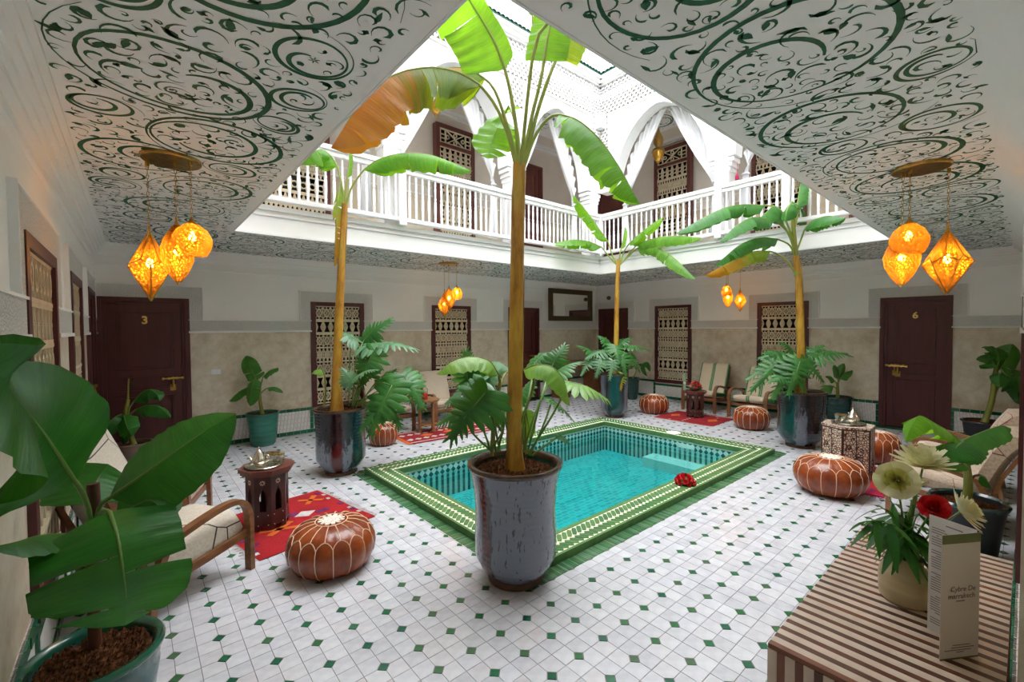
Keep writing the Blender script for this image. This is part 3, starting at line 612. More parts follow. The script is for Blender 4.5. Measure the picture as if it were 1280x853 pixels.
# cornices
def cornice(name, T, s0, s1):
    b = MB()
    for z0, z1, n in ((2.40, 2.425, .02), (2.50, 2.53, .035), (2.53, 2.565, .055), (2.565, 2.60, .08), (2.60, 2.625, .10), (2.625, 2.652, .125)): wbox(b, T, s0, s1, z0, z1, 0, n)
    struct(b.build(name, 'white_plaster'))
for i, (sd, a, c) in enumerate((('A', X0, X1), ('B', Y0, Y1), ('L', -.9, Y1), ('R', 1.15, X1))): cornice('trim_%d' % (i+1), wall_map(sd), a, c)

# ---------------------------------------------------------------- doors and windows
def window(n, side, op, up=None, kind='window', zc=0):
    T = wall_map(side); a, c, z0, z1 = op; root = D.objects.new('window_%d' % n, None); COL.objects.link(root); struct(root); mm = 'maroon' if up is None else 'maroon_up'
    if up: T = up
    fw = .062; b = MB()
    for q in ((a-.012, a+fw, z0-.012, z1), (c-fw, c+.012, z0-.012, z1), (a+fw, c-fw, z1-fw, z1), (a+fw, c-fw, z0-.012, z0+fw)): wbox(b, T, *q, -.10, .028 if side != 'R' else .016)
    b.build('frame', mm, root)
    T0 = T; T = lambda s, z, n: T0(s, z, n+.042)      # the grille sits almost flush with its frame
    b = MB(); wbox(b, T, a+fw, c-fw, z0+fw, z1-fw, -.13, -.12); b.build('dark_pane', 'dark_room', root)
    ia, ic, iz0, iz1 = a+fw, c-fw, z0+fw, z1-fw
    if up:
        th = iz1-.30; b = MB(); wbox(b, T, a+fw, c-fw, th-.05, th, -.09, .02); b.build('transom_bar', mm, root)
        b = MB(); u0, u1, v0, v1 = ia+.01, ic-.01, th+.02, iz1-.02; g = .009
        for q in ((u0, u1, v0, v0+2*g), (u0, u1, v1-2*g, v1), (u0, u0+2*g, v0, v1), (u1-2*g, u1, v0, v1), (u0+.11, u0+.13, v0, v1), (u1-.13, u1-.11, v0, v1)): wbox(b, T, *q, -.05, -.02)
        um, vm = (u0+u1)/2, (v0+v1)/2
        for k in (-1, 1):
            bar(b, T, (u0+.13, vm+k*(v1-v0)/2), (u1-.13, vm-k*(v1-v0)/2), g)
            ring(b, T, um, vm+k*.07, .035, g*.7); ring(b, T, um+k*.17, vm, .035, g*.7)
            for zz in (.08, .15): wbox(b, T, (u0 if k < 0 else u1-.11), (u0+.11 if k < 0 else u1), v0+zz, v0+zz+.012, -.05, -.02)
        b.build('transom_grille', 'lattice', root); iz1 = th-.05
    rows = ['A', 'B', 'A', 'C', 'A', 'B', 'A'] if not up else ['O', 'C', 'O', 'C', 'O', 'C', 'O']
    ph = (iz1-iz0)/len(rows); nc = 6 if c-a < .9 else 7
    for r, kd in enumerate(rows):
        b = MB(); v0, v1 = iz1-(r+1)*ph, iz1-r*ph; cw = (ic-ia)/nc; g = .0062
        for q in ((ia, ic, v0, v0+.009), (ia, ic, v1-.009, v1)): wbox(b, T, *q, -.06, -.03)
        for k in range(nc):
            u0 = ia+k*cw; um, vm = u0+cw/2, (v0+v1)/2; R = min(cw, ph)*.5
            wbox(b, T, u0-.005, u0+.005, v0, v1, -.058, -.032)
            if kd == 'A':
                ring(b, T, um, vm, R*.62, g, 8, ph/cw*.9 if ph > cw else 1)
                for s in (-1, 1): bar(b, T, (u0, vm-s*ph*.42), (u0+cw, vm+s*ph*.42), g*.75); bar(b, T, (um, vm+s*ph*.5), (um, vm+s*R*.55), g*.7)
                bar(b, T, (u0, vm), (u0+cw*.2, vm), g*.7); bar(b, T, (u0+cw*.8, vm), (u0+cw, vm), g*.7)
                for s in (-1, 1): wbox(b, T, u0, u0+cw, vm+s*ph*.46-.006, vm+s*ph*.46+.006, -.058, -.032)
            elif kd == 'B':
                for s in (-1, 1):
                    for s2 in (-1, 1): bar(b, T, (um+s2*cw*.5, vm+s*ph*.36), (um+s2*cw*.22, vm), g*1.7)
                    wbox(b, T, u0, u0+cw, vm+s*ph*.42-.012, vm+s*ph*.42+.012, -.058, -.032)
                bar(b, T, (u0, vm), (u0+cw*.28, vm), g*1.8); bar(b, T, (u0+cw*.72, vm), (u0+cw, vm), g*1.8)
            elif kd == 'O':
                ring(b, T, um, vm, R*.72, g*1.2, 10)
                for s in (-1, 1):
                    for s2 in (-1, 1): bar(b, T, (um+s2*R*.5, vm+s*R*.5), (um+s2*cw*.5, vm+s*ph*.5), g*1.2)
                wbox(b, T, u0, u0+cw, v0, v0+ph*.13, -.058, -.032)
            else:
                for s in (-1, 1):
                    for f in (.0, .5): bar(b, T, (u0+cw*f, vm-s*ph*.5), (u0+cw*(f+.5), vm+s*ph*.5), g*.8)
                    wbox(b, T, u0, u0+cw, vm+s*ph*.22-.006, vm+s*ph*.22+.006, -.058, -.032)
                ring(b, T, um, vm, R*.4, g*.8, 8)
                wbox(b, T, um-.005, um+.005, v0, v1, -.058, -.032); wbox(b, T, u0, u0+cw, vm-.006, vm+.006, -.058, -.032)
        b.build('lattice_panel', 'lattice', root)
    return root
def bar(b, T, p, q, h, n0=-.056, n1=-.034):
    d = Vector((q[0]-p[0], q[1]-p[1])); 
    if d.length < 1e-5: return
    n = Vector((-d.y, d.x)).normalized()*h
    b.prism([(p[0]-n.x, p[1]-n.y), (q[0]-n.x, q[1]-n.y), (q[0]+n.x, q[1]+n.y), (p[0]+n.x, p[1]+n.y)], n0, n1, T)
def ring(b, T, cx, cz, R, h, n=8, asp=1, n0=-.06, n1=-.03):
    vs = []; fs = []
    for j in range(n):
        a = 2*PI*(j+.5)/n
        for rr, nn in ((R+h, n1), (R-h, n1), (R-h, n0), (R+h, n0)): vs.append(T(cx+rr*cos(a), cz+rr*sin(a)*asp, nn))
    for j in range(n):
        k = (j+1) % n
        for e in range(3): fs.append((j*4+e, k*4+e, k*4+e+1, j*4+e+1))
    b.add(vs, fs)
def door(n, side, op, num=None, knob=1, T=None, mm='maroon'):
    T = T or wall_map(side); a, c, z0, z1 = op; root = D.objects.new('door_%d' % n, None); COL.objects.link(root); struct(root); fw = .075
    b = MB()
    for q in ((a-.012, a+fw*.55, z0, z1), (c-fw*.55, c+.012, z0, z1), (a+fw*.55, c-fw*.55, z1-fw*.55, z1)): wbox(b, T, *q, -.14, .03)
    for q in ((a+fw*.5, a+fw, z0, z1-fw*.5), (c-fw, c-fw*.5, z0, z1-fw*.5), (a+fw, c-fw, z1-fw, z1-fw*.5)): wbox(b, T, *q, -.14, .008)
    b.build('frame', mm, root)
    b = MB(); da, dc, dz0, dz1 = a+fw+.002, c-fw-.002, z0+.02, z1-fw-.002; st = .085
    b2 = MB(); wbox(b2, T, da, dc, dz0, dz1, -.05, -.03); lf = b2.build('door_leaf', mm, root)
    cuts = [dz0, dz0+.13, dz0+.13+.62, dz0+.13+.62+.08, dz0+.13+.62+.08+.17, dz0+.13+.62+.08+.17+.08, dz1-.10, dz1]
    for q in ((da, da+st, dz0, dz1), (dc-st, dc, dz0, dz1)): wbox(b, T, *q, -.05, -.012)
    for k in (0, 2, 4, 6): wbox(b, T, da+st, dc-st, cuts[k], cuts[k+1], -.05, -.012)
    b.build('stiles_and_rails', mm, lf)
    for k in (1, 3, 5):
        m_ = MB(); u0, u1, v0, v1 = da+st+.004, dc-st-.004, cuts[k]+.004, cuts[k+1]-.004; e = .022
        for q in ((u0, u1, v0, v0+e), (u0, u1, v1-e, v1), (u0, u0+e, v0+e, v1-e), (u1-e, u1, v0+e, v1-e)): wbox(m_, T, *q, -.032, -.006)
        wbox(m_, T, u0+e, u1-e, v0+e, v1-e, -.032, -.024); m_.build('door_panel', mm, lf)
    b = MB(); wbox(b, T, a, c, -.02, .018, -.2, .03); b.build('threshold', 'green_glaze', root)
    # sliding bolt and escutcheon
    ks = dc-.10 if knob > 0 else da+.10; kz = .98; s_ = -knob; h = MB()
    h.tube([T(ks-.10, kz, .012), T(ks+.10, kz, .012)], .009, 8)
    for e in (-.10, -.04, .04, .10): h.tube([T(ks+e-.012, kz, .012), T(ks+e+.012, kz, .012)], .018, 8)
    h.tube([T(ks, kz-.01, 0), T(ks, kz-.06, .012), T(ks, kz-.11, .008)], [.014, .012, .02], 8); h.tube([T(ks, kz, -.02), T(ks, kz, .012)], .022, 8)
    wbox(h, T, ks-.03, ks+.03, kz-.16, kz-.08, -.013, -.004); h.build('bolt_handle', 'brass', root, 40)
    if num:
        o = Vector(T(0, 0, 0)); ex = Vector(T(1, 0, 0))-o; ez = Vector(T(0, 1, 0))-o; en = Vector(T(0, 0, 1))-o
        flip = 1 if ex.cross(ez).dot(en) > 0 else -1; p = Vector(T((da+dc)/2, dz1-.21, -.022)); xx = ex*flip
        text('door_number', num, .135, root, Matrix(((xx.x, ez.x, en.x, p.x), (xx.y, ez.y, en.y, p.y), (xx.z, ez.z, en.z, p.z), (0, 0, 0, 1))), 'gold', .006, bold=.004)
    return root
door(1, 'A', D3, '3'); door(2, 'A', DA2); door(3, 'B', DB1); door(4, 'B', D6, '6', 1); door(5, 'L', DL)
window(1, 'A', WA1); window(2, 'A', WA2); window(3, 'B', WB1); window(4, 'B', WB2); window(5, 'L', WL1); window(6, 'L', WL2); window(7, 'R', WR1)
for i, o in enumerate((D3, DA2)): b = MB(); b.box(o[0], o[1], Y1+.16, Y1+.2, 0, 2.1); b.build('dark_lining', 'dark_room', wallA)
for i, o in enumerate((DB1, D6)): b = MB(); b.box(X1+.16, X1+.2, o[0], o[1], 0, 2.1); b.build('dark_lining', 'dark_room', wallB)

# ---------------------------------------------------------------- gallery ceiling with painted scrolls
b = MB()
for a, c, d, e in ((X0-.25, X1+.25, -1.15, OY0), (X0-.25, X1+.25, OY1, Y1+.25), (X0-.25, OX0, OY0, OY1), (OX1, X1+.25, OY0, OY1)): b.box(a, c, d, e, ZC, ZC+.16)
ceiling = struct(b.build('ceiling', 'ceiling_paint'))
b = MB()
for a, c, d, e in ((X0-.25, X1+.25, -1.15, OY0-.002), (X0-.25, X1+.25, OY1+.002, Y1+.25), (X0-.25, OX0-.002, OY0, OY1), (OX1+.002, X1+.25, OY0, OY1)): b.box(a, c, d, e, ZC+.16, ZU)
struct(b.build('trim_5', 'bright_plaster'))
b = MB()   # fascia mouldings round the opening
for z0, z1, g in ((ZC-.004, ZC+.02, .012), (2.86, 2.885, .012), (2.92, 2.975, .03)):
    b.box(OX0, OX1, OY0, OY0+g, z0, z1); b.box(OX0, OX1, OY1-g, OY1, z0, z1); b.box(OX0, OX0+g, OY0, OY1, z0, z1); b.box(OX1-g, OX1, OY0, OY1, z0, z1)
struct(b.build('trim_6', 'bright_plaster'))
def stroke(b, pts, ws, z):
    k = len(pts)
    vs = []
    for i in range(k):
        p = pts[i]; t = (pts[min(i+1, k-1)][0]-pts[max(i-1, 0)][0], pts[min(i+1, k-1)][1]-pts[max(i-1, 0)][1]); l = math.hypot(*t) or 1; n = (-t[1]/l*ws[i], t[0]/l*ws[i])
        vs += [(p[0]+n[0], p[1]+n[1], z), (p[0]-n[0], p[1]-n[1], z)]
    b.add(vs, [(2*i, 2*i+1, 2*i+3, 2*i+2) for i in range(k-1)])
class Spread:                    # keeps brush strokes from running into each other
    def __init__(s, c=.02): s.c = c; s.d = {}
    def put(s, x, y): s.d.setdefault((int(x//s.c), int(y//s.c)), []).append((x, y))
    def free(s, x, y, r):
        i, j, k = int(x//s.c), int(y//s.c), int(r//s.c)+1
        for a in range(i-k, i+k+1):
            for e in range(j-k, j+k+1):
                for p, q in s.d.get((a, e), ()):
                    if (p-x)**2+(q-y)**2 < r*r: return False
        return True
def curl(b, x, y, a, L, k, w, z, ok, H, gap=.017):
    n = 9; pts = []; px, py, th = x, y, a
    for i in range(n): pts.append((px, py)); px += cos(th)*L/(n-1); py += sin(th)*L/(n-1); th += k*(1+1.6*i/n)/(n-1)
    if not all(ok(*pts[i]) and H.free(pts[i][0], pts[i][1], gap) for i in (0, 2, 4, 6, 8)): return False
    for p in pts: H.put(*p)
    stroke(b, pts, [max(.0008, w*(i/(n-1))**.9*(1-.75*max(0, (i-6)/2)**2)) if i < n-1 else .001 for i in range(n)], z)
    e = pts[-2]
    if random.random() < .4:   # little leaf on the end
        q = th+random.choice((-1, 1))*.9; stroke(b, [(e[0]+cos(q)*s, e[1]+sin(q)*s) for s in (0, L*.12, L*.25, L*.42)], [.001, w*1.5, w*1.3, .0008], z)
    return True
def scroll_field(rects, z, radii=(.33, .28, .24, .20, .17, .14, .11), n_try=1500, dens=1150):
    b = MB(); H = Spread()
    def ok(x, y): return any(a < x < c and d < y < e for a, c, d, e in rects)
    circ = []; area = [(q[1]-q[0])*(q[3]-q[2]) for q in rects]
    for rad in radii:
        for _ in range(n_try):
            a, c, d, e = random.choices(rects, area)[0]; r = rad*random.uniform(.92, 1.08)
            if c-a < 2*r or e-d < 2*r: continue
            x, y = random.uniform(a+r, c-r), random.uniform(d+r, e-r)
            if all((x-p)**2+(y-q)**2 > (r+s+.006)**2 for p, q, s in circ): circ.append((x, y, r))
    for x, y, r in circ:
        dr = random.choice((-1, 1)); a0 = random.uniform(0, 2*PI); turns = random.uniform(1.45, 1.95); N = int(38*turns); pts = []; ws = []; W_ = .0075+.016*r; ov = random.uniform(0, PI); oa = random.uniform(0, .10); q0 = random.uniform(0, 2*PI)
        for i in range(-13, N):
            t = i/N; a = a0+dr*2*PI*turns*t; e = max(0, t-.42)/.58; rr = r*(1-.60*e**1.15)*(1+(.0 if i >= 0 else (-i/13)**2*.42))*(1+oa*cos(2*(a-ov)))*(1-oa)
            pts.append((x+rr*cos(a)+r*.26*e*cos(q0), y+rr*sin(a)+r*.26*e*sin(q0))); ws.append(W_*(.38+.62*abs(sin(PI*(t*1.7+.15))))*(1 if t < .9 else 1-(t-.9)*6)*(1 if i >= 0 else max(.12, 1+i*.07)))
        pp = [(p, w_) for p, w_ in zip(pts, ws) if ok(*p)]
        for p, _ in pp: H.put(*p)
        if len(pp) > 10: stroke(b, [p for p, _ in pp], [w_ for _, w_ in pp], z)
        if r > .13 and random.random() < .22:  # flower at the heart
            m = random.choice((5, 6, 8)); k = .5*r/.24
            for j in range(m): q = a0+2*PI*j/m; stroke(b, [(x+cos(q)*s*r*.7, y+sin(q)*s*r*.7) for s in (.04, .10, .17, .24)], [.002, .009*k, .008*k, .001], z-.0001); H.put(x+cos(q)*.1*r, y+sin(q)*.1*r)
    for big in (1, 0):
        for a, c, d, e in rects:
            for _ in range(int((c-a)*(e-d)*dens*(.5 if big else 1))):
                L = random.uniform(.11, .19) if big else random.uniform(.05, .11)
                curl(b, random.uniform(a, c), random.uniform(d, e), random.uniform(0, 2*PI), L, random.choice((-1, 1))*random.uniform(1.5, 3.4), (.0052+.006*random.random())*(1.15 if big else .8), z, ok, H, .019 if big else .0135)
    return b
mg = .05
fields = [(X0+.13, OX0-mg, .15, OY1), (OX0-mg, X1-.13, .14, OY0-mg), (X0+.13, X1-.13, OY1+mg, Y1-.13), (OX1+mg, X1-.13, OY0-mg, OY1+mg)]
stuff(scroll_field(fields, ZC-.0012).build('painted_scrolls', 'green_paint', ceiling))
# ---------------------------------------------------------------- upper floor
b = MB(); UX0, UX1, UY0, UY1 = X0, X1, -.6, Y1; ZUC = 5.95
for a, c, d, e in ((UX0-.2, UX0, UY0-.2, UY1+.2), (UX1, UX1+.2, UY0-.2, UY1+.2), (UX0, UX1, UY0-.2, UY0), (UX0, UX1, UY1, UY1+.2)):
    b.cur = 0; b.box(a, c, d, e, 4.05, ZUC+.3); b.cur = 1; b.box(a, c, d, e, ZU-.3, 4.05)
struct(b.build('wall_upper', ['upper_wall', 'beige_up']))
b = MB()
for z0, z1, n in ((4.04, 4.065, .02), (4.2, 4.215, .012), (5.6, 5.64, .05), (5.64, 5.70, .08)): b.box(UX0, UX1, UY1-n, UY1, z0, z1); b.box(UX1-n, UX1, UY0, UY1, z0, z1)
struct(b.build('trim_7', 'bright_plaster'))
b = MB()
for a, c, d, e in ((UX0, UX1, UY0, OY0+.02), (UX0, UX1, OY1-.02, UY1), (UX0, OX0+.02, OY0, OY1), (OX1-.02, UX1, OY0, OY1)): b.box(a, c, d, e, ZUC, ZUC+.15)
upc = struct(b.build('ceiling_upper', 'ceiling_paint'))
stuff(scroll_field([(OX1+.2, X1-.1, 2.2, OY1), (.9, OX1, OY1+.25, Y1-.1)], ZUC-.0015, (.3, .24, .19, .15), 260, 160).build('painted_scrolls', 'green_paint', upc))
TUA = lambda s, z, n: (s, UY1-n-.15, z)
TUB = lambda s, z, n: (UX1-n-.15, s, z)
window(8, 'A', (4.27, 5.10, 3.02, 5.37), TUA); window(9, 'A', (1.35, 2.35, 3.02, 5.37), TUA)
window(10, 'B', (4.62, 5.44, 3.02, 5.50), TUB); window(11, 'B', (2.55, 3.40, 3.02, 5.50), TUB)
door(6, 'A', (6.10, 6.95, ZU, 5.15), None, 1, TUA, 'maroon_up'); door(7, 'B', (6.25, 7.05, ZU, 5.15), None, -1, TUB, 'maroon_up'); door(8, 'B', (1.1, 1.9, ZU, 5.15), None, -1, TUB, 'maroon_up')
# arcade: plane wall with pointed arches standing on square piers
ZSP, ZAP, ZTOP = 4.22, 5.50, 6.26
TH = .24
def arch_pts(a, c, n=11):
    m = (a+c)/2; P = []
    for i in range(n): t = i/(n-1); P.append((a+(m-a)*(1-cos(t*PI/2))**.92, ZSP+(ZAP-ZSP)*(sin(t*PI/2)**1.0)*(.90+.10*t)))
    return P + [(2*m-x, z) for x, z in P[-2::-1]]
def arcade(name, T, s0, s1, arches, piers, seg_skip=False):
    b = MB(); edges = [s0]
    for a, c in arches:
        P = arch_pts(a, c)
        for i in range(len(P)-1):
            (xa, za), (xb, zb) = P[i], P[i+1]
            for n in (0, -TH): b.quad(T(xa, za, n), T(xb, zb, n), T(xb, ZTOP, n), T(xa, ZTOP, n))
            b.quad(T(xa, za, 0), T(xb, zb, 0), T(xb, zb, -TH), T(xa, za, -TH))
        edges += [a, c]
    edges.append(s1)
    for i in range(0, len(edges), 2):
        if edges[i+1]-edges[i] > .001: wbox(b, T, edges[i], edges[i+1], ZSP, ZTOP, -TH, 0)
    w_ = struct(b.build(name, 'bright_plaster'))
    for p in piers:
        b = MB(); wbox(b, T, p-.11, p+.11, ZU, ZSP+.03, -.235, -.012)
        for k, (zz, ww) in enumerate(((4.00, .13), (4.07, .155), (4.14, .185))): wbox(b, T, p-ww, p+ww, zz, zz+.055, -.238, -.004)
        b.build('pier', 'bright_plaster', w_)
    # mouldings framing each arch head
    b = MB()
    for a, c in arches:
        wbox(b, T, a+.03, c-.03, 5.635, 5.66, 0, .03)
        P = arch_pts(a-.02, c+.02)
        b.strip([T(x, z, .006) for x, z in P], Vector(T(0, 0, .012))-Vector(T(0, 0, 0)), .012)
    b.build('arch_moulding', 'bright_plaster', w_)
    return w_
AA = [(.98, 2.44), (2.84, 4.62), (5.02, 6.62)]; AB = [(1.30, 2.92), (3.34, 5.14)]
TA = lambda s, z, n: (s, OY1-n, z)
TB = lambda s, z, n: (OX1-n, s, z)
wa = arcade('wall_arcade_back', TA, OX0-.1, OX1, AA, [2.64, 4.82, 6.82]); wb_ = arcade('wall_arcade_far', TB, OY0-.1, OY1, AB, [3.13, 1.2])
arcade('wall_arcade_left', lambda s, z, n: (OX0+n, s, z), OY0, OY1, [(1.3, 2.92), (3.34, 5.14)], [3.13]); arcade('wall_arcade_right', lambda s, z, n: (s, OY0+n, z), OX0, OX1, [(.98, 2.44), (2.84, 4.62), (5.02, 6.62)], [2.64, 4.82])
# raised diamond lattice on the frieze
def lattice(name, T, s0, s1, drops, w_):
    b = MB(); st = .092; k = 1.25; z0, z1 = 5.70, 6.235
    regs = [(s0, s1, z0, z1)] + [(a, c, d, z0-.01) for a, c, d in drops]
    for a, c, d, e in regs:
        wbox(b, T, a, a+.012, d, e, .0, .022); wbox(b, T, c-.012, c, d, e, .0, .022)
        for sg in (1, -1):
            x = a-(e-d)/k if sg > 0 else a
            x = math.floor(x/st)*st
            while x < (c if sg > 0 else c+(e-d)/k):
                p = [x, d]; q = [x+sg*(e-d)/k, e]
                # clip to the panel
                def clip(p, q):
                    out = []
                    for lim, s_ in ((a, 1), (c, -1)):
                        for u, v in ((p, q), (q, p)):
                            if s_*(u[0]-lim) < 0 and s_*(v[0]-lim) > 0: t = (lim-u[0])/(v[0]-u[0]); u[0], u[1] = lim, u[1]+(v[1]-u[1])*t
                            elif s_*(u[0]-lim) < 0: return None
                    return p, q
                r = clip(p, q)
                if r: bar(b, T, r[0], r[1], .0125, .0, .03)
                x += st
    stuff(b.build(name, 'bright_plaster', w_))
    b = MB()
    for a, c, d, e in regs: wbox(b, T, a, c, d, e, -.004, .003)
    b.build('frieze_ground', 'frieze_ground', w_)
lattice('lattice_frieze', TA, OX0, OX1, [(2.50, 2.78, 5.22), (4.68, 4.96, 5.22), (6.70, OX1, 5.05)], wa)
lattice('lattice_frieze', TB, OY0, OY1, [(2.99, 3.27, 5.22), (5.24, OY1, 5.05)], wb_)
b = MB(); b.box(OX1-.16, OX1+.0, OY1-.16, OY1, 5.42, 5.68); b.build('corner_block', 'bright_plaster', wa)
# cornice, green eaves, roof terrace
b = MB()
for z0, z1, g in ((6.24, 6.27, .05), (6.27, 6.33, .10), (6.33, 6.385, .14)):
    b.box(OX0, OX1, OY0, OY0+g, z0, z1); b.box(OX0, OX1, OY1-g, OY1+.02, z0, z1); b.box(OX0, OX0+g, OY0, OY1, z0, z1); b.box(OX1-g, OX1+.02, OY0, OY1, z0, z1)
for a, c, d, e in ((UX0, UX1, UY0, OY0+.02), (UX0, UX1, OY1-.02, UY1), (UX0, OX0+.02, OY0, OY1), (OX1-.02, UX1, OY0, OY1)): b.box(a, c, d, e, 6.26, 6.38)
struct(b.build('trim_8', 'bright_plaster'))
eave = D.objects.new('trim_9', None); COL.objects.link(eave); struct(eave)
b = MB(); P = [(.042*cos(PI*i/7), .028*sin(PI*i/7)) for i in range(8)]; Q = [(.033*cos(PI*i/7), .020*sin(PI*i/7)) for i in range(7, -1, -1)]
L_ = len(P)
for i in range(L_-1):
    a, c, d, e = P[i], P[i+1], Q[L_-2-i], Q[L_-1-i]
    for y in ((0, .26),): b.add([(a[0], 0, a[1]), (c[0], 0, c[1]), (c[0], .26, c[1]+.09), (a[0], .26, a[1]+.09), (e[0], 0, e[1]), (d[0], 0, d[1])], [(0, 1, 2, 3), (0, 4, 5, 1)])
o = b.build('eave_tile', 'green_eave', eave, 40); et = o.data; D.objects.remove(o)
n = int((OX1-OX0)/.086)
for i in range(n): o = link('eave_tile', et, eave); o.location = (OX0+(i+.5)*(OX1-OX0)/n, OY1-.17, 6.395)
n = int((OY1-OY0)/.086)
for i in range(n): o = link('eave_tile', et, eave); o.location = (OX1-.17, OY0+(i+.5)*(OY1-OY0)/n, 6.395); o.rotation_euler = (0, 0, -PI/2)
b = MB(); b.box(OX0, OX1+.1, OY1-.15, OY1+.1, 6.385, 6.40); b.box(OX1-.15, OX1+.1, OY0, OY1, 6.385, 6.40); b.build('eave_bed', 'green_eave', eave)
terr = struct(D.objects.new('wall_terrace', None)); COL.objects.link(terr)
b = MB(); b.box(UX0, OX1+.3, OY1+.20, OY1+.35, 6.38, 8.4); b.box(OX1+.20, OX1+.35, OY0-.3, OY1+.3, 6.38, 8.4); b.box(OX0-.35, OX0-.2, OY0-.3, OY1+.3, 6.38, 8.4); b.box(OX0-.3, OX1+.3, OY0-.35, OY0-.2, 6.38, 8.4); b.box(UX0, 5.25, OY1+.10, OY1+.20, 6.38, 8.4)  # near sides added unseen, all raised to block sky light from the upper walls
for i in range(26): x = .9+i*.17; b.box(x, x+.10, OY1+.085, OY1+.10, 6.5, 8.4)
b.build('parapet_and_sky_block', 'bright_plaster', terr)
def screen(T, s0, s1, z0, z1):
    b = MB()
    for q in ((s0, s0+.05, z0, z1), (s1-.05, s1, z0, z1), (s0, s1, z0, z0+.04), (s0, s1, z1-.04, z1)): wbox(b, T, *q, -.05, .0)
    b.build('screen_frame', 'white_wood', terr)
    b = MB(); wbox(b, T, s0, s1, z0, z1, -.10, -.09); b.build('screen_backing', 'dusky_pink', terr)
    b = MB(); nc = int((s1-s0-.1)/.11); nr = int((z1-z0-.08)/.13)
    for i in range(nc):
        for j in range(nr):
            cx, cz = s0+.05+(i+.5)*(s1-s0-.1)/nc, z0+.04+(j+.5)*(z1-z0-.08)/nr; ring(b, T, cx, cz, .036, .011, 6, 1.15, -.045, -.01)
            for k in (-1, 1): bar(b, T, (cx-.055, cz-k*.065), (cx+.055, cz+k*.065), .008, -.045, -.015)
            bar(b, T, (cx-.055, cz+.06), (cx+.055, cz+.06), .014, -.045, -.015)
    stuff(b.build('screen_lattice', 'white_wood', terr))
screen(lambda s, z, n: (s, OY1+.10-n, z), 5.35, 6.95, 6.45, 7.6); screen(lambda s, z, n: (OX1+.10-n, s, z), 1.1, 5.5, 6.45, 7.6)
b = MB(); b.box(OX1-.02, OX1+.10, OY1-.02, OY1+.10, 6.4, 7.7); b.build('corner_post', 'white_wood', terr)

# ---- balustrades
def balustrade(name, label, T, s0, s1, posts):
    root = thing(name, label, 'balustrade', T(s0, ZU, 0))
    O = T(s0, ZU, 0)
    b = MB(); wbox(b, T, s0, s1, 3.72, 3.775, -.05, .05); wbox(b, T, s0, s1, 3.66, 3.72, -.03, .03); b.build('handrail', 'white_wood', root, org=O)
    b = MB(); wbox(b, T, s0, s1, 3.02, 3.07, -.045, .045); b.build('bottom_rail', 'white_wood', root, org=O)
    n = int((s1-s0)/.098)
    prof = [(.016, 0), (.016, .06), (.020, .075), (.015, .09), (.021, .18), (.019, .30), (.013, .315), (.019, .33), (.019, .345), (.013, .36), (.017, .48), (.013, .51), (.018, .525), (.016, .54), (.016, .60)]
    b = MB(); b.lathe(prof, 8); o = b.build('baluster', 'white_wood', root, 40); me = o.data; D.objects.remove(o)
    Ov = Vector(O)
    for i in range(n):
        s = s0+(i+.5)*(s1-s0)/n
        if any(abs(s-p) < .075 for p in posts): continue
        o = link('baluster', me, root); o.location = Vector(T(s, 3.065, 0))-Ov
    b = MB(); m = int((s1-s0)/.049)
    for i in range(m):
        s = s0+(i+.5)*(s1-s0)/m
        if i % 2: wbox(b, T, s-.016, s+.016, 3.675, 3.70, -.034, .034); wbox(b, T, s-.016, s+.016, 3.035, 3.055, -.049, .049)
    stuff(b.build('rail_dentils', 'bright_plaster', root, org=O))
    for p in posts:
        b = MB(); wbox(b, T, p-.05, p+.05, 2.975, 3.78, -.055, .055); b.build('newel_post', 'white_wood', root, org=O)
    return root
balustrade('balustrade', 'white turned balustrade of the upper gallery above the two lattice windows and door 3 wall', lambda s, z, n: (s, OY1-.06-n, z), OX0, OX1-.02, [2.73, 4.82, OX1-.08])
balustrade('balustrade', 'white turned balustrade of the upper gallery above the door marked 6', lambda s, z, n: (OX1-.06-n, s, z), OY0, OY1-.13, [2.20, 3.13])

# ---- curtains tied back to the piers
def curtain(T, top, tie, foot, label, flare=.16, nf=9):
    """top: list of (s,z) along the arch; tie: (s,z); foot: (s,z)"""
    O = Vector(T(tie[0], ZU, -.33)); root = thing('curtain', label, 'curtain', O)
    b = MB(); nu, nv = 46, 20; vs = []; inw = 1 if top[-1][0] > tie[0] else -1
    for j in range(nv):
        t = j/(nv-1)
        for i in range(nu):
            u = i/(nu-1); k = u*(len(top)-1); k0 = min(int(k), len(top)-2); f = k-k0
            ts, tz = top[k0][0]*(1-f)+top[k0+1][0]*f, top[k0][1]*(1-f)+top[k0+1][1]*f
            if t < .78:
                q = t/.78; e = q**.8; s = ts*(1-e)+tie[0]*e+(u-.5)*.09*e+inw*.09*sin(PI*q**.8)*(.25+.75*u); z = tz*(1-q)+tie[1]*q-.12*sin(PI*q)*(1-u)*.4
                dep = .05*(1-.55*q)
            else:
                q = (t-.78)/.22; s = tie[0]+(u-.5)*(.09+.10*q)+(foot[0]-tie[0])*q; z = tie[1]+(foot[1]-tie[1])*q; dep = .022+.02*q
            vs.append(T(s, z, -.33+dep*sin(u*nf*2*PI+.6*sin(3*t))))
    b.add(vs, [(j*nu+i, j*nu+i+1, (j+1)*nu+i+1, (j+1)*nu+i) for j in range(nv-1) for i in range(nu-1)])
    b.build('cloth', 'sheer', root, 180, O)
    b = MB(); pts = [T(tie[0]+.055*cos(2*PI*i/12), tie[1]+.01*sin(2*PI*i/12), -.33+.04*sin(2*PI*i/12)) for i in range(13)]; b.tube(pts, .012, 6); b.build('tieback', 'sheer', root, 60, O)
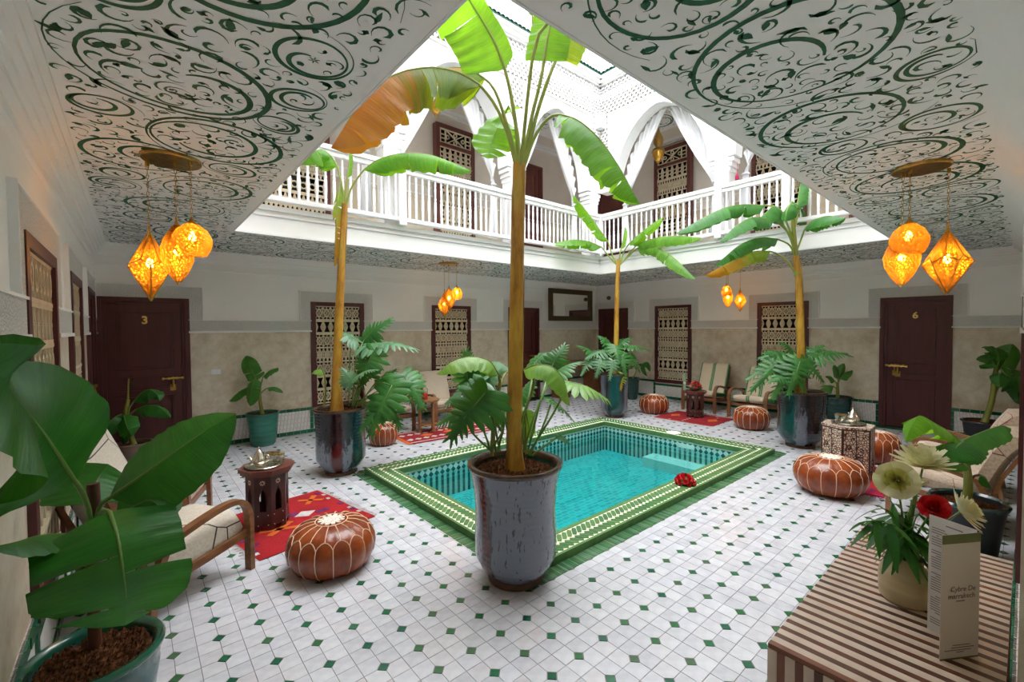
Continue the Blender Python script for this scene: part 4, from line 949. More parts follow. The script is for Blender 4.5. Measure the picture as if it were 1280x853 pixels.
def pair(T, a, c, lab):
    P = arch_pts(a, c); h = len(P)//2
    L = [(x, z+.03) for x, z in P[:h+1]]; R = [(x, z+.03) for x, z in P[h:]]
    curtain(T, L, (a+.02, 3.98), (a+.04, 3.1), lab[0]); curtain(T, R[::-1], (c-.02, 3.98), (c-.04, 3.1), lab[1])
pair(TA, 2.84, 4.62, ('white curtain tied to the pier left of the upstairs window below the browning leaf', 'white curtain tied to the pier just left of the tallest banana stem'))
pair(TA, 5.02, 6.62, ('white curtain in the corner arch, right behind the leaf stalks of the tall banana', 'white curtain tied to the left face of the upstairs corner pier'))
pair(TB, 3.34, 5.14, ('white curtain right of the upstairs brass lantern on the far side', 'white curtain on the right face of the corner pier, left of the far brass lantern'))
pair(TB, 1.30, 2.92, ('white curtain at the hidden end of the far arch cut off by the ceiling', 'white curtain beside the pink tassel upstairs on the far side'))
curtain(TA, [(x, z+.03) for x, z in arch_pts(.98, 2.44)][10:][::-1], (2.42, 3.98), (2.40, 3.1), 'white curtain at the upstairs pier below the brown leaf tip')
# pink tassel on the far pier
b = MB(); c = Vector((OX1+.12, 2.94, 0)); b.tube([(c.x, c.y, 4.12), (c.x, c.y, 3.96)], .004, 5); b.lathe([(.0, .0), (.03, .01), (.026, .05), (.008, .08), (.014, .095), (0, .11)], 8, (c.x, c.y, 3.86))
tag(b.build('curtain_tassel', 'wool_magenta', None, 50), 'pink tassel hanging at the upstairs pier on the far side', 'tassel')
# ---- brass lanterns of the upper gallery
def gallery_lantern(x, y, z, s, label):
    root = thing('hanging_lantern', label, 'lantern', (x, y, ZUC), 0, 'brass lanterns of the upper gallery')
    b = MB(); b.tube([(0, 0, 0), (0, 0, z+.62*s-ZUC)], .005, 6); b.build('chain', 'brass', root)
    d = z-ZUC; b = MB(); b.lathe([(.004, .64), (.012, .58), (.03, .48), (.075, .38), (.10, .31), (.085, .24), (.05, .19), (.04, .17), (.055, .155), (.10, .14), (.125, .10), (.128, .08), (.115, .07)], 20, (0, 0, 0)); b.v = [(p[0]*s, p[1]*s, p[2]*s+d) for p in b.v]; b.build('brass_body', 'brass', root, 50)
    b = MB(); b.lathe([(.112, .072), (.11, .02), (.085, -.05), (.05, -.09), (.03, -.11)], 20); b.v = [(p[0]*s, p[1]*s, p[2]*s+d) for p in b.v]; b.build('amber_cup', 'amber', root, 50)
    b = MB(); b.lathe([(.03, -.108), (.035, -.12), (.018, -.15), (.006, -.18), (0, -.2)], 12); b.v = [(p[0]*s, p[1]*s, p[2]*s+d) for p in b.v]; b.build('finial', 'brass', root, 50)
gallery_lantern(3.62, 6.0, 5.02, .95, 'brass lantern upstairs in front of the lattice window, under the browning leaf')
gallery_lantern(5.32, 6.1, 5.00, .95, 'brass lantern upstairs in the corner arch, half hidden by the stems')
gallery_lantern(7.95, 4.80, 4.98, 1.0, 'brass lantern upstairs on the far side, before the lattice window above the railing')
# ---------------------------------------------------------------- leather poufs
def pouf(x, y, R, H, rz, label, z=0):
    root = thing('leather_pouf', label, 'pouf', (x, y, z), rz, 'leather poufs with cream stitching'); n = 16; k = 6
    zs = H*.70
    side = [(.60, 0), (.70, .02), (.86, .12), (.97, .30), (1.0, .48), (.98, .62), (.90, .76), (.76, .88), (.55, .96), (.36, .985), (.18, .99), (0, .985)]
    lob = lambda a, z: 1-.028*abs(cos(a*n/2))**10*(1 if z > .04*H else .3)
    b = MB(); b.lathe([(r*R, z*H) for r, z in side], n*k, (0, 0, 0), lob); b.build('leather_cover', 'leather', root, 60)
    b = MB()
    def surf(a, s):   # s along the profile index
        i = min(int(s), len(side)-2); f = s-i; r = side[i][0]*(1-f)+side[i+1][0]*f; z = side[i][1]*(1-f)+side[i+1][1]*f
        return (r*R*lob(a, z*H)*1.004*cos(a), r*R*lob(a, z*H)*1.004*sin(a), z*H+.0015)
    w = .0034
    for j in range(n):
        a = 2*PI*(j+.5)/n-PI/n; b.tube([surf(a, s) for s in (1.2, 2, 3, 4, 5, 5.6)], w, 4)
        b.tube([surf(a+2*PI/n*t, 5.6+1.0*sin(PI*t)**.7) for t in (0, .12, .3, .5, .7, .88, 1)], w, 4)      # scallop between two seams
        b.tube([surf(a+PI/n, s) for s in (6.6, 7.2, 8, 8.9)], w, 4)
    b.tube([surf(2*PI*i/40, 9.0) for i in range(41)], w*1.2, 4)
    b.build('stitching', 'stitch', root, 60)
    b = MB(); P = []
    for i in range(48): a = 2*PI*i/48; P.append(((.30 if i % 4 else .20)*R*cos(a), (.30 if i % 4 else .20)*R*sin(a)))
    b.prism(P, .985*H, .985*H+.006); b.build('embroidered_star', 'embroidery', root); return root
pouf(.985, 3.04, .285, .315, .1, 'large tan leather pouf beside the red rug, left of the front pot')
pouf(2.60, 5.80, .20, .30, .5, 'tan leather pouf behind the big dark pot, under hanging lobed leaves')
pouf(4.62, 5.70, .17, .29, .3, 'tan leather pouf at the end of the patterned rug, seen through the front plant')
pouf(7.36, 4.52, .27, .345, .2, 'red-brown leather pouf between the back pot and the crimson rug')
pouf(7.35, 2.80, .265, .345, .7, 'red-brown leather pouf before the striped armchairs, right of the crimson rug')
pouf(5.06, 1.21, .305, .335, .4, 'large red-brown leather pouf in front of the white inlaid table', .012)
pouf(6.62, 1.12, .23, .36, .0, 'red leather pouf half hidden behind the white inlaid table')

# ---------------------------------------------------------------- octagonal tables
def carved_table(x, y, R, H, rz, label):
    root = thing('carved_table', label, 'table', (x, y, .012), rz)
    b = MB(); oc = lambda r, o=PI/8: [(r*cos(o+PI/4*i), r*sin(o+PI/4*i)) for i in range(8)]
    b.prism(oc(R), H-.028, H); b.prism(oc(R*.93), H-.05, H-.028); b.build('table_top', 'table_top', root)
    ap = R*.76*cos(PI/8); hw = R*.76*sin(PI/8)
    pane = [(0, 0), (1, 0), (1, 1), (0, 1)]
    me = None; ms = None
    for i in range(8):
        if me is None:
            b = MB(); t = .012; T = lambda u, z, n: (ap-t+n, u, z); h0 = H-.05
            ow = hw*.42; a0, a1 = h0*.34, h0*.62
            for q in ((-hw, -ow, 0, h0), (ow, hw, 0, h0), (-ow, ow, a1+.075, h0), (-ow, ow, .035, a0)): b.box(0, 0, 0, 0, 0, 0) if 0 else wbox(b, T, *q, 0, t)
            # pointed head of the opening
            for s in (-1, 1): b.prism([(s*ow, a1), (s*ow, a1+.075), (0, a1+.075), (s*ow*.25, a1+.05), (s*ow*.7, a1+.03)][::s], 0, t, lambda u, v, n: T(u, v, n))
            o = b.build('side_panel', 'dark_wood', root); me = o.data
            s_ = MB()
            for k in range(8): a = PI/4*k; s_.prism([(.012*cos(a)-.004*sin(a), h0-.055+.012*sin(a)+.004*cos(a)), (.024*cos(a), h0-.055+.024*sin(a)), (.012*cos(a)+.004*sin(a), h0-.055+.012*sin(a)-.004*cos(a)), (.007*cos(a), h0-.055+.007*sin(a))], t, t+.0015, lambda u, v, n: T(u, v, n))
            for u, v in ((-.6, .28), (.6, .28), (-.6, .10), (.6, .10)): s_.prism([(u*hw+.005*cos(PI/2*k), h0*v+.005*sin(PI/2*k)) for k in range(4)], t, t+.0015, lambda u, v, n: T(u, v, n))
            os_ = s_.build('bone_inlay_star', 'embroidery', root); ms = os_.data; os_.parent = o
        else:
            o = link('side_panel', me, root); os_ = link('bone_inlay_star', ms, o)
        o.rotation_euler = (0, 0, PI/4*i)
    return root
carved_table(.80, 4.02, .205, .485, .35, 'dark carved octagonal table with bone stars on the red rug, left')
carved_table(7.52, 3.80, .19, .465, .2, 'small dark carved table holding a bowl of red roses, far side')
def inlaid_table(x, y, R, H, rz, label):
    root = thing('inlaid_table', label, 'table', (x, y, .012), rz); n = 6; b = MB()
    hx = lambda r: [(r*cos(2*PI/n*(i+.5)), r*sin(2*PI/n*(i+.5))) for i in range(n)]
    b.prism(hx(R), H-.02, H); b.build('table_top', 'inlay', root)
    ap = R*.97*cos(PI/n); hw = R*.97*sin(PI/n); me = mr = None; t = .014; h0 = H-.02
    for i in range(n):
        if me is None:
            T = lambda u, z, nn: (ap-t+nn, u, z); b = MB(); wbox(b, T, -hw, hw, h0*.42, h0, 0, t); wbox(b, T, -hw, -hw*.6, 0, h0*.42, 0, t); wbox(b, T, hw*.6, hw, 0, h0*.42, 0, t)
            A = [(hw*.6*cos(PI*k/10), h0*.20+h0*.20*sin(PI*k/10)) for k in range(11)]
            for k in range(10): b.prism([A[k], (A[k][0], h0*.42), (A[k+1][0], h0*.42), A[k+1]][::-1], 0, t, T)
            o = b.build('side_panel', 'inlay', root); me = o.data; r = MB()
            for q in ((-hw, -hw+.012, 0, h0), (hw-.012, hw, 0, h0), (-hw, hw, h0-.014, h0), (-.004, .004, h0*.42, h0)): wbox(r, T, *q, t, t+.002)
            r.strip([T(u, v, t) for u, v in A], Vector((.002, 0, 0)), .006)
            e = r.build('dark_edging', 'dark_wood', root); e.parent = o; mr = e.data
        else: o = link('side_panel', me, root); link('dark_edging', mr, o)
        o.rotation_euler = (0, 0, 2*PI/n*i)
    return root
inlaid_table(5.84, 1.24, .25, .53, .55, 'white bone inlaid hexagonal table carrying a silver tea set, right')
def side_table(x, y, w, H, label):
    root = thing('side_table', label, 'table', (x, y, .012), .3); b = MB(); b.prism([(w*cos(PI/6*i), w*sin(PI/6*i)) for i in range(12)], H-.025, H); b.build('table_top', 'oak', root)
    me = None
    for i in range(4):
        if me is None:
            b = MB(); b.box(w*.62, w*.74, -.02, .02, 0, H-.025); b.box(w*.60, w*.76, -.03, .03, 0, .02); o = b.build('leg', 'oak', root); me = o.data
        else: o = link('leg', me, root)
        o.rotation_euler = (0, 0, PI/2*i)
    b = MB(); b.box(-w*.6, w*.6, -w*.6, w*.6, .10, .115); b.build('lower_shelf', 'oak', root)
    b = MB(); b.box(-w*.62, w*.62, -w*.62, w*.62, H-.07, H-.025); b.build('apron', 'inlay', root); return root
side_table(3.42, 6.05, .21, .50, 'light wood side table on the patterned rug, before the cream chair')

# ---- tea things
def tray(x, y, z, R, label):
    b = MB(); b.lathe([(0, .004), (R*.80, .004), (R*.86, .012), (R*.97, .016), (R, .013), (R*.86, .003), (R*.8, 0), (0, 0)], 28)
    o = b.build('tea_tray', 'silver', None, 40); o.location = (x, y, z); return tag(o, label, 'tray')
def teapot(x, y, z, s, rz, label, m='silver'):
    root = thing('teapot', label, 'teapot', (x, y, z), rz)
    b = MB(); b.lathe([(.030*s, 0), (.034*s, .006*s), (.026*s, .012*s), (.048*s, .03*s), (.058*s, .052*s), (.050*s, .075*s), (.036*s, .09*s), (.034*s, .098*s)], 20); b.build('body', m, root, 60)
    b = MB(); b.lathe([(.037*s, .097*s), (.030*s, .112*s), (.014*s, .135*s), (.007*s, .142*s), (.011*s, .150*s), (.006*s, .160*s), (.0, .168*s)], 16); b.build('lid', m, root, 60)
    b = MB(); b.tube([(.045*s, 0, .04*s), (.07*s, 0, .05*s), (.083*s, 0, .075*s), (.095*s, 0, .098*s)], [.014*s, .011*s, .008*s, .006*s], 8); b.build('spout', m, root, 60)
    b = MB(); b.tube(smoothpts([(-.038*s, 0, .088*s), (-.075*s, 0, .095*s), (-.088*s, 0, .065*s), (-.052*s, 0, .035*s)], 10), .005*s, 6); b.build('handle', m, root, 60); return root
gl = [None]
def tea_glass(x, y, z, label, g):
    if gl[0] is None:
        root = thing('tea_glass', label, 'glass', (x, y, z), 0, g); b = MB(); b.lathe([(.0, .003), (.019, .003), (.021, .03), (.025, .075), (.0235, .075), (.019, .03), (.017, .006), (0, .006)], 14); b.build('glass_cup', 'glass', root, 50)
        b = MB(); b.lathe([(.0245, .060), (.0258, .0605), (.0262, .072), (.025, .0725)], 14); b.build('gilt_band', 'brass', root, 50); gl[0] = root
    else: dup(gl[0], (x, y, z), 0, label, g)
tray(.775, 4.005, .497, .14, 'round silver tray on the dark carved table, left'); teapot(.735, 3.965, .513, .95, 2.4, 'silver teapot with a pointed lid on the left tray')
for i in range(5): tea_glass(.815+.042*(i % 3)+.02*(i//3), 4.03+.05*(i//3)-.028*(i % 3)+.0, .513, 'tea glass standing beside the teapot on the left tray', 'tea glasses on the left tray')
tray(5.86, 1.24, .542, .155, 'round silver tray on the white inlaid table'); teapot(5.80, 1.19, .558, 1.05, .6, 'round bellied silver teapot on the white inlaid table')
for i in range(4): tea_glass(5.86+.05*(i % 2), 1.29+.052*(i//2), .558, 'tea glass beside the teapot on the white inlaid table', 'tea glasses on the inlaid table')
# red kettle lantern on the side table
root = thing('red_tea_lantern', 'small red lantern with a wire handle on the light wood side table', 'lantern', (3.38, 6.02, .512)); b = MB(); b.lathe([(.045, 0), (.05, .01), (.04, .08), (.022, .11), (.0, .125)], 10); b.build('body', 'ceramic_red', root, 40)
b = MB(); b.tube([(-.045, 0, .07), (-.05, 0, .16), (0, 0, .2), (.05, 0, .16), (.045, 0, .07)], .004, 5); b.build('wire_handle', 'bronze_frame', root, 60)

# ---------------------------------------------------------------- rugs
def rug_(name, label, m, x, y, w, l, rz, fm, bands):
    root = thing(name, label, 'rug', (x, y, 0), rz); b = MB(); nx, ny = 26, 18; vs = []
    for j in range(ny+1):
        for i in range(nx+1): u, v = -w/2+w*i/nx, -l/2+l*j/ny; vs.append((u+.006*sin(9*v), v+.008*sin(7*u+1), .0075+.0015*sin(11*u+5*v)))
    n = len(vs); fs = [(j*(nx+1)+i, j*(nx+1)+i+1, (j+1)*(nx+1)+i+1, (j+1)*(nx+1)+i) for j in range(ny) for i in range(nx)]
    b.add(vs, fs); b.add([(p[0], p[1], .0015) for p in vs], [f[::-1] for f in fs])
    b.build('woven_field', m, root, 60)
    for mm, rects in bands.items():
        for q in rects: b = MB(); b.prism([(w*(p[0]-.5), l*(p[1]-.5)) for p in q], .0085, .0108); b.build('woven_motif', mm, root)
    b = MB()
    for s in (-1, 1):
        k = int(l/.022)
        for i in range(k):
            v = -l/2+l*(i+.5)/k; ln = random.uniform(.035, .06); b.tube([(s*w/2, v, .006), (s*(w/2+ln*.5), v+random.uniform(-.008, .008), .005), (s*(w/2+ln), v+random.uniform(-.014, .014), .003)], .0028, 4)
    stuff(b.build('fringe', fm, root)); return root
def rhomb(u, v, a, c): return [(u-a, v), (u, v-c), (u+a, v), (u, v+c)]
def bx4(u0, u1, v0, v1): return [(u0, v0), (u1, v0), (u1, v1), (u0, v1)]
rr = random.Random(3)
specks = {'wool_white': [bx4(u-.016, u+.016, v-.02, v+.02) for u, v in ((.03, .1), (.03, .22), (.05, .3), (.97, .2), (.96, .34), (.95, .7), (.04, .55), (.97, .82))]+[rhomb(.62, .52, .10, .07)], 'wool_purple': [bx4(u-.02, u+.02, v-.03, v+.03) for u, v in ((.03, .15), (.04, .4), (.97, .3), (.96, .5), (.06, .7), (.95, .9), (.03, .88))]+[bx4(.70, .82, .44, .5), bx4(.5, .58, .55, .62)],
          'wool_orange': [[(.72, .72), (.76, .70), (.92, .86), (.88, .89)], [(.74, .88), (.71, .85), (.88, .70), (.92, .72)], [(.20, .34), (.23, .30), (.48, .44), (.45, .48)], [(.2, .47), (.18, .43), (.44, .30), (.47, .34)]]}
rug_('red_rug', 'red wool rug with a white and purple speckled edge under the dark carved table', 'rug_red', .98, 3.99, .92, .98, .18, 'wool_white', specks)
zz = [rhomb(.08+.085*i, v, .035, .07) for i in range(11) for v in (.30, .70)]
rug_('patterned_rug', 'red and white patterned rug before the cream armchairs by the back wall', 'rug_far', 3.60, 5.82, 1.5, .72, -.05, 'wool_white', {'wool_white': zz+[bx4(.03, .97, .90, .93), bx4(.03, .97, .07, .1)], 'wool_orange': [bx4(.0, .035, 0, 1), rhomb(.3, .5, .07, .12), rhomb(.55, .5, .07, .12), rhomb(.8, .5, .07, .12)], 'wool_magenta': [bx4(.965, 1, 0, 1)]})
rug_('crimson_rug', 'crimson rug under the small table with roses, far side of the pool', 'rug_far', 7.42, 3.78, .82, 1.05, .0, 'wool_orange', {'wool_orange': [rhomb(.5, .18, .18, .08), rhomb(.5, .82, .18, .08)], 'wool_white': [bx4(.06+.1*i, .10+.1*i, .5, .53) for i in range(9)]})
rug_('red_rug', 'red rug mostly hidden under the white inlaid table', 'rug_red', 5.76, 1.22, 1.10, .66, .1, 'wool_magenta', {'wool_magenta': [bx4(0, .05, 0, 1), bx4(.95, 1, 0, 1)]})

# ---------------------------------------------------------------- armchairs
def cushion(b, P, wid, th, edge=.03):
    """a padded slab following the side outline P (x,z) with thickness th, wid across"""
    pts = smoothpts([(p[0], 0, p[1]) for p in P], 16); k = len(pts); ny = 9; vs = []
    nrm = []
    for i in range(k):
        t = (pts[min(i+1, k-1)]-pts[max(i-1, 0)]).normalized(); nrm.append(Vector((-t.z, 0, t.x)))
    sec = []
    for j in range(ny): y = -1+2*j/(ny-1); sec.append((y, 1-.55*abs(y)**6))
    loop = [(y, f) for y, f in sec] + [(y, -f) for y, f in sec[::-1]]
    m = len(loop)
    for i in range(k):
        e = min(1, min(i, k-1-i)/1.5+.35) if (i in (0, k-1)) else 1
        for y, f in loop: vs.append(pts[i]+nrm[i]*(th/2*f*e)+Vector((0, y*wid/2*(1-.02*(e < 1)), 0)))
    b.add(vs, [(i*m+j, i*m+(j+1) % m, (i+1)*m+(j+1) % m, (i+1)*m+j) for i in range(k-1) for j in range(m)] + [tuple(range(m-1, -1, -1)), tuple(range((k-1)*m, k*m))])
def armchair(x, y, rz, label, m, wood='walnut', sc=1.0, thick=.11, seatthick=.13, back_h=.80, w=.50):
    """bentwood lounge chair facing +x; origin under the middle of the front edge"""
    root = thing('armchair', label, 'armchair', (x, y, 0), rz); wd = w*sc
    for s in (-1, 1):
        b = MB(); yy = s*(wd/2+.028)
        arm = smoothpts([(-.52, yy, .40), (-.38, yy, .445), (-.2, yy, .485), (-.08, yy, .49), (-.01, yy, .455), (.022, yy, .37), (.026, yy, .2), (.026, yy, .0)], 26)
        b.strip(arm, (0, .026, 0), .016); b.build('arm', wood, root, 40)
        b = MB(); b.strip([(-.50, yy, .40), (-.56, yy, .25), (-.60, yy, 0)], (0, .022, 0), .018); b.build('rear_leg', wood, root, 40)
        b = MB(); b.strip([(.02, yy-s*.01, .25), (-.3, yy-s*.01, .215), (-.56, yy-s*.01, .19)], (0, .012, 0), .024); b.build('side_rail', wood, root)
    for q in ((-.02, .01, .215, .255), (-.55, -.52, .17, .21)): b = MB(); b.box(q[0], q[1], -wd/2, wd/2, q[2], q[3]); b.build('cross_rail', wood, root)
    b = MB(); cushion(b, [(-.56, .33-seatthick/2), (-.3, .37-seatthick/2), (-.05, .405-seatthick/2), (.0, .395-seatthick/2)], wd-.004, seatthick); b.build('seat_cushion', m, root, 60)
    b = MB(); cushion(b, [(-.48, .30), (-.53, .45), (-.60, .62), (-.68, back_h), (-.70, back_h+.03)], wd-.01, thick); b.build('back_cushion', m, root, 60)
    for s in (-1, 1): b = MB(); b.strip([(-.55, s*(wd/2-.03), .2), (-.62, s*(wd/2-.03), .45), (-.75, s*(wd/2-.03), back_h-.02)], (0, .018, 0), .012); b.build('back_frame', wood, root)
    return root
armchair(.375, 3.60, math.radians(32), 'cream bentwood armchair with black lines, nearer of the pair by the left wall', 'cream_lines', seatthick=.25, w=.54)
armchair(.35, 4.38, math.radians(-19), 'cream bentwood armchair with black lines, farther of the pair, toward door 3', 'cream_lines', seatthick=.25, w=.54)
armchair(4.02, 6.30, math.radians(-95), 'plain cream armchair against the back wall, left of the lattice window', 'cream_plain')
armchair(3.05, 6.30, math.radians(-88), 'plain cream armchair behind the lobed leaves, between two back wall windows', 'cream_plain')
armchair(8.10, 4.02, math.radians(180), 'cream armchair with green stripes beside the far lattice window', 'striped', 'walnut', 1.0, .09, .12, .84, .56)
armchair(8.02, 3.12, math.radians(176), 'cream armchair with green stripes, half behind the right pot', 'striped', 'walnut', 1.0, .09, .12, .82, .56)
armchair(5.16, .72, math.radians(90), 'beige boucle armchair by the right wall, nearest the striped table', 'cream_boucle', 'oak', 1.0, .16, .13, .74, .52)
armchair(6.16, .72, math.radians(90), 'beige boucle armchair by the right wall, farther one near door 6', 'cream_boucle', 'oak', 1.0, .16, .13, .76, .52)

# ---------------------------------------------------------------- console, mirror, little wall things
root = thing('console_table', 'red-brown wooden console table with two panel legs under the bronze mirror', 'table', (8.05, 7.0, 0))
b = MB(); b.box(-.78, .72, -.20, .17, .78, .82); b.build('table_top', 'oak', root)
for s in (-.60, .52): b = MB(); b.box(s-.14, s+.14, -.17, .13, 0, .78); b.box(s-.15, s+.15, -.18, .14, 0, .03); b.build('panel_leg', 'walnut', root)
b = MB(); b.box(-.46, .38, -.15, .12, .66, .78); b.build('apron', 'walnut', root)
teapot(7.62, 6.95, .82, 1.1, .4, 'copper teapot on the console under the mirror', 'copper')
root = thing('wall_mirror', 'rectangular mirror in a bronze frame above the console table', 'mirror', (8.03, Y1, 2.145))
b = MB(); hw, hh, f = .765, .375, .11
for q in ((-hw, hw, hh-f, hh), (-hw, hw, -hh, -hh+f), (-hw, -hw+f, -hh+f, hh-f), (hw-f, hw, -hh+f, hh-f)): b.box(q[0], q[1], -.085, -.03, q[2], q[3])
for q in ((-hw+f-.012, hw-f+.012, hh-f, hh-f+.012), (-hw+f-.012, hw-f+.012, -hh+f-.012, -hh+f)): b.box(q[0], q[1], -.092, -.03, q[2], q[3])
b.build('frame', 'bronze_frame', root); b = MB(); b.box(-hw+f, hw-f, -.05, -.03, -hh+f, hh-f); b.build('mirror_glass', 'mirror', root)
root = thing('wall_switch', 'white double switch plate on the beige wall, right of door 3', 'switch', (.84, Y1, 1.03)); b = MB(); b.box(-.055, .055, -.012, 0, -.035, .035); b.build('plate', 'switch', root); b = MB(); b.box(-.045, -.005, -.017, -.012, -.022, .022); b.box(.005, .045, -.017, -.012, -.022, .022); b.build('rocker', 'switch', root)
b = MB(); b.lathe([(0, 0), (.05, 0), (.05, .03), (.036, .06), (0, .07)], 14); o = b.build('dome_camera', 'camera_grey', None, 50); o.location = (X1-.0, 6.80, 2.34); o.rotation_euler = (0, -PI/2, 0); tag(o, 'small grey dome camera high in the far corner', 'camera')

# ---------------------------------------------------------------- lantern clusters
def diamond_body(b, R, H, up=.52):
    n = 6; top = (0, 0, 0); bot = (0, 0, -H); A = [(R*.72*cos(2*PI*i/n), R*.72*sin(2*PI*i/n), -H*.43) for i in range(n)]; B = [(R*cos(2*PI*(i+.5)/n), R*sin(2*PI*(i+.5)/n), -H*.52) for i in range(n)]
    vs = [top, bot]+A+B; fs = []
    for i in range(n):
        j = (i+1) % n; fs += [(0, 2+i, 8+i, 2+j), (1, 8+i, 2+j, 8+j)]
    b.add(vs, fs); return A, B
def lantern_cluster(x, y, zc, Rp, items, label, ang, lit=1):
    root = thing('lantern_cluster', label, 'lantern', (x, y, zc), ang)
    b = MB(); b.lathe([(0, 0), (Rp, 0), (Rp, -.018), (Rp*.97, -.022), (0, -.022)], 36); b.build('ceiling_plate', 'brass', root, 40)
    for k, (dx, dy, ztop, H, R, kind) in enumerate(items):
        zt = ztop-zc; b = MB()
        # chain of links
        n = max(4, int(-zt/.026)) if Rp > .12 else 0
        for i in range(n):
            z = zt+(-.022-zt)*(i+.5)/n; h = (-.022-zt)/n*.62; q = (i % 2)*PI/2
            b.tube([(dx+.006*cos(2*PI*t/6)*cos(q), dy+.006*cos(2*PI*t/6)*sin(q), z+h*sin(2*PI*t/6)) for t in range(7)], .0017, 4, False)
        if not n: b.tube([(dx, dy, -.022), (dx, dy, zt)], .004, 5)
        b.tube([(dx, dy, -.021), (dx, dy, -.05)], .011, 8); b.tube([(dx, dy, zt-.01), (dx, dy, zt+.03)], .008, 6)
        b.build('chain', 'brass', root, 60)
        s = MB()
        if kind == 'diamond':
            A, B = diamond_body(s, R, H); s.v = [(p[0]+dx, p[1]+dy, p[2]+zt) for p in s.v]; sh = s.build('pierced_shade', 'pierced', root)
            w = MB(); off = lambda p: (p[0]*1.01+dx, p[1]*1.01+dy, p[2]+zt)
            for i in range(6):
                j = (i+1) % 6
                for p, q in (((0, 0, 0), A[i]), (A[i], B[i]), (B[i], A[j]), (B[i], (0, 0, -H)), (A[i], (0, 0, -H))):
                    if q == (0, 0, -H) and p in A: continue
                    w.tube([off(p), off(q)], .0035, 5)
            for i in range(6): w.tube([off(A[i]), off(((A[i][0])*.0, A[i][1]*.0, -H))], .0001, 3)
            w.tube([(dx, dy, zt-.04), (dx, dy, zt+.012)], [.016, .006], 8); w.build('brass_ribs', 'brass', sh)
        elif kind == 'drop':
            prof = [(R*.06, 0), (R*.14, -H*.03), (R*.42, -H*.12), (R*.8, -H*.28), (R, -H*.46), (R*.90, -H*.64), (R*.55, -H*.84), (R*.2, -H*.96), (.004, -H)]
            s.lathe(prof, 26, (dx, dy, zt)); sh = s.build('pierced_shade', 'pierced', root, 60); w = MB(); w.lathe([(R*.22, -H*.055), (R*.12, -H*.02), (R*.07, .01)], 14, (dx, dy, zt)); w.lathe([(R*.2, -H*.955), (.006, -H*1.01), (0, -H*1.02)], 10, (dx, dy, zt)); w.build('brass_cap', 'brass', sh, 60)
        else:
            prof = [(R*.10, 0), (R*.30, -H*.07), (R*.74, -H*.25), (R*.97, -H*.48), (R, -H*.6), (R*.93, -H*.78), (R*.76, -H*.95), (R*.70, -H)]
            s.lathe(prof, 26, (dx, dy, zt)); sh = s.build('pierced_shade', 'pierced', root, 60); w = MB(); w.lathe([(R*.34, -H*.09), (R*.2, -H*.03), (R*.1, .015)], 14, (dx, dy, zt)); w.build('brass_cap', 'brass', sh, 60)
        bz = -H*.47; b = MB(); b.lathe([(0, -.026), (.016, -.018), (.02, 0), (.014, .02), (.008, .035), (0, .036)], 10, (dx, dy, zt+bz)); b.build('bulb', 'bulb', root, 60)
        l = D.lights.new('lantern_light', 'POINT'); l.energy = LANTERN_W*lit; l.color = (1, .66, .34); l.shadow_soft_size = .03; lo = D.objects.new('lantern_light', l); COL.objects.link(lo); lo.parent = root; lo.location = (dx, dy, zt+bz-.045)
    return root
ZC_ = ZC
lantern_cluster(.20, 3.42, ZC_, .152, [(-.115, .075, 2.21, .43, .118, 'diamond'), (.015, -.03, 2.26, .375, .088, 'drop'), (.085, -.088, 2.265, .205, .105, 'ball')], 'three lit pierced brass lanterns under a round plate, near door 3', 0)
lantern_cluster(3.98, .475, ZC_, .152, [(-.06, .045, 2.29, .215, .105, 'ball'), (-.02, .085, 2.235, .37, .10, 'drop'), (.10, -.125, 2.24, .44, .125, 'diamond')], 'three lit pierced brass lanterns under a round plate, in front of door 6', 0)
lantern_cluster(3.86, 6.05, ZC_, .16, [(-.055, .05, 2.205, .43, .11, 'diamond'), (.01, .02, 2.26, .37, .10, 'drop'), (.105, -.065, 2.275, .20, .09, 'ball')], 'three lit brass lanterns before the back wall, over the middle lattice window', 0, .9)
lantern_cluster(8.17, 3.42, ZC_, .15, [(-.01, .13, 2.36, .20, .085, 'ball'), (.03, .12, 2.31, .36, .085, 'drop'), (.12, -.055, 2.27, .40, .11, 'diamond')], 'three lit brass lanterns on the far side, between two lattice windows', 0, .9)
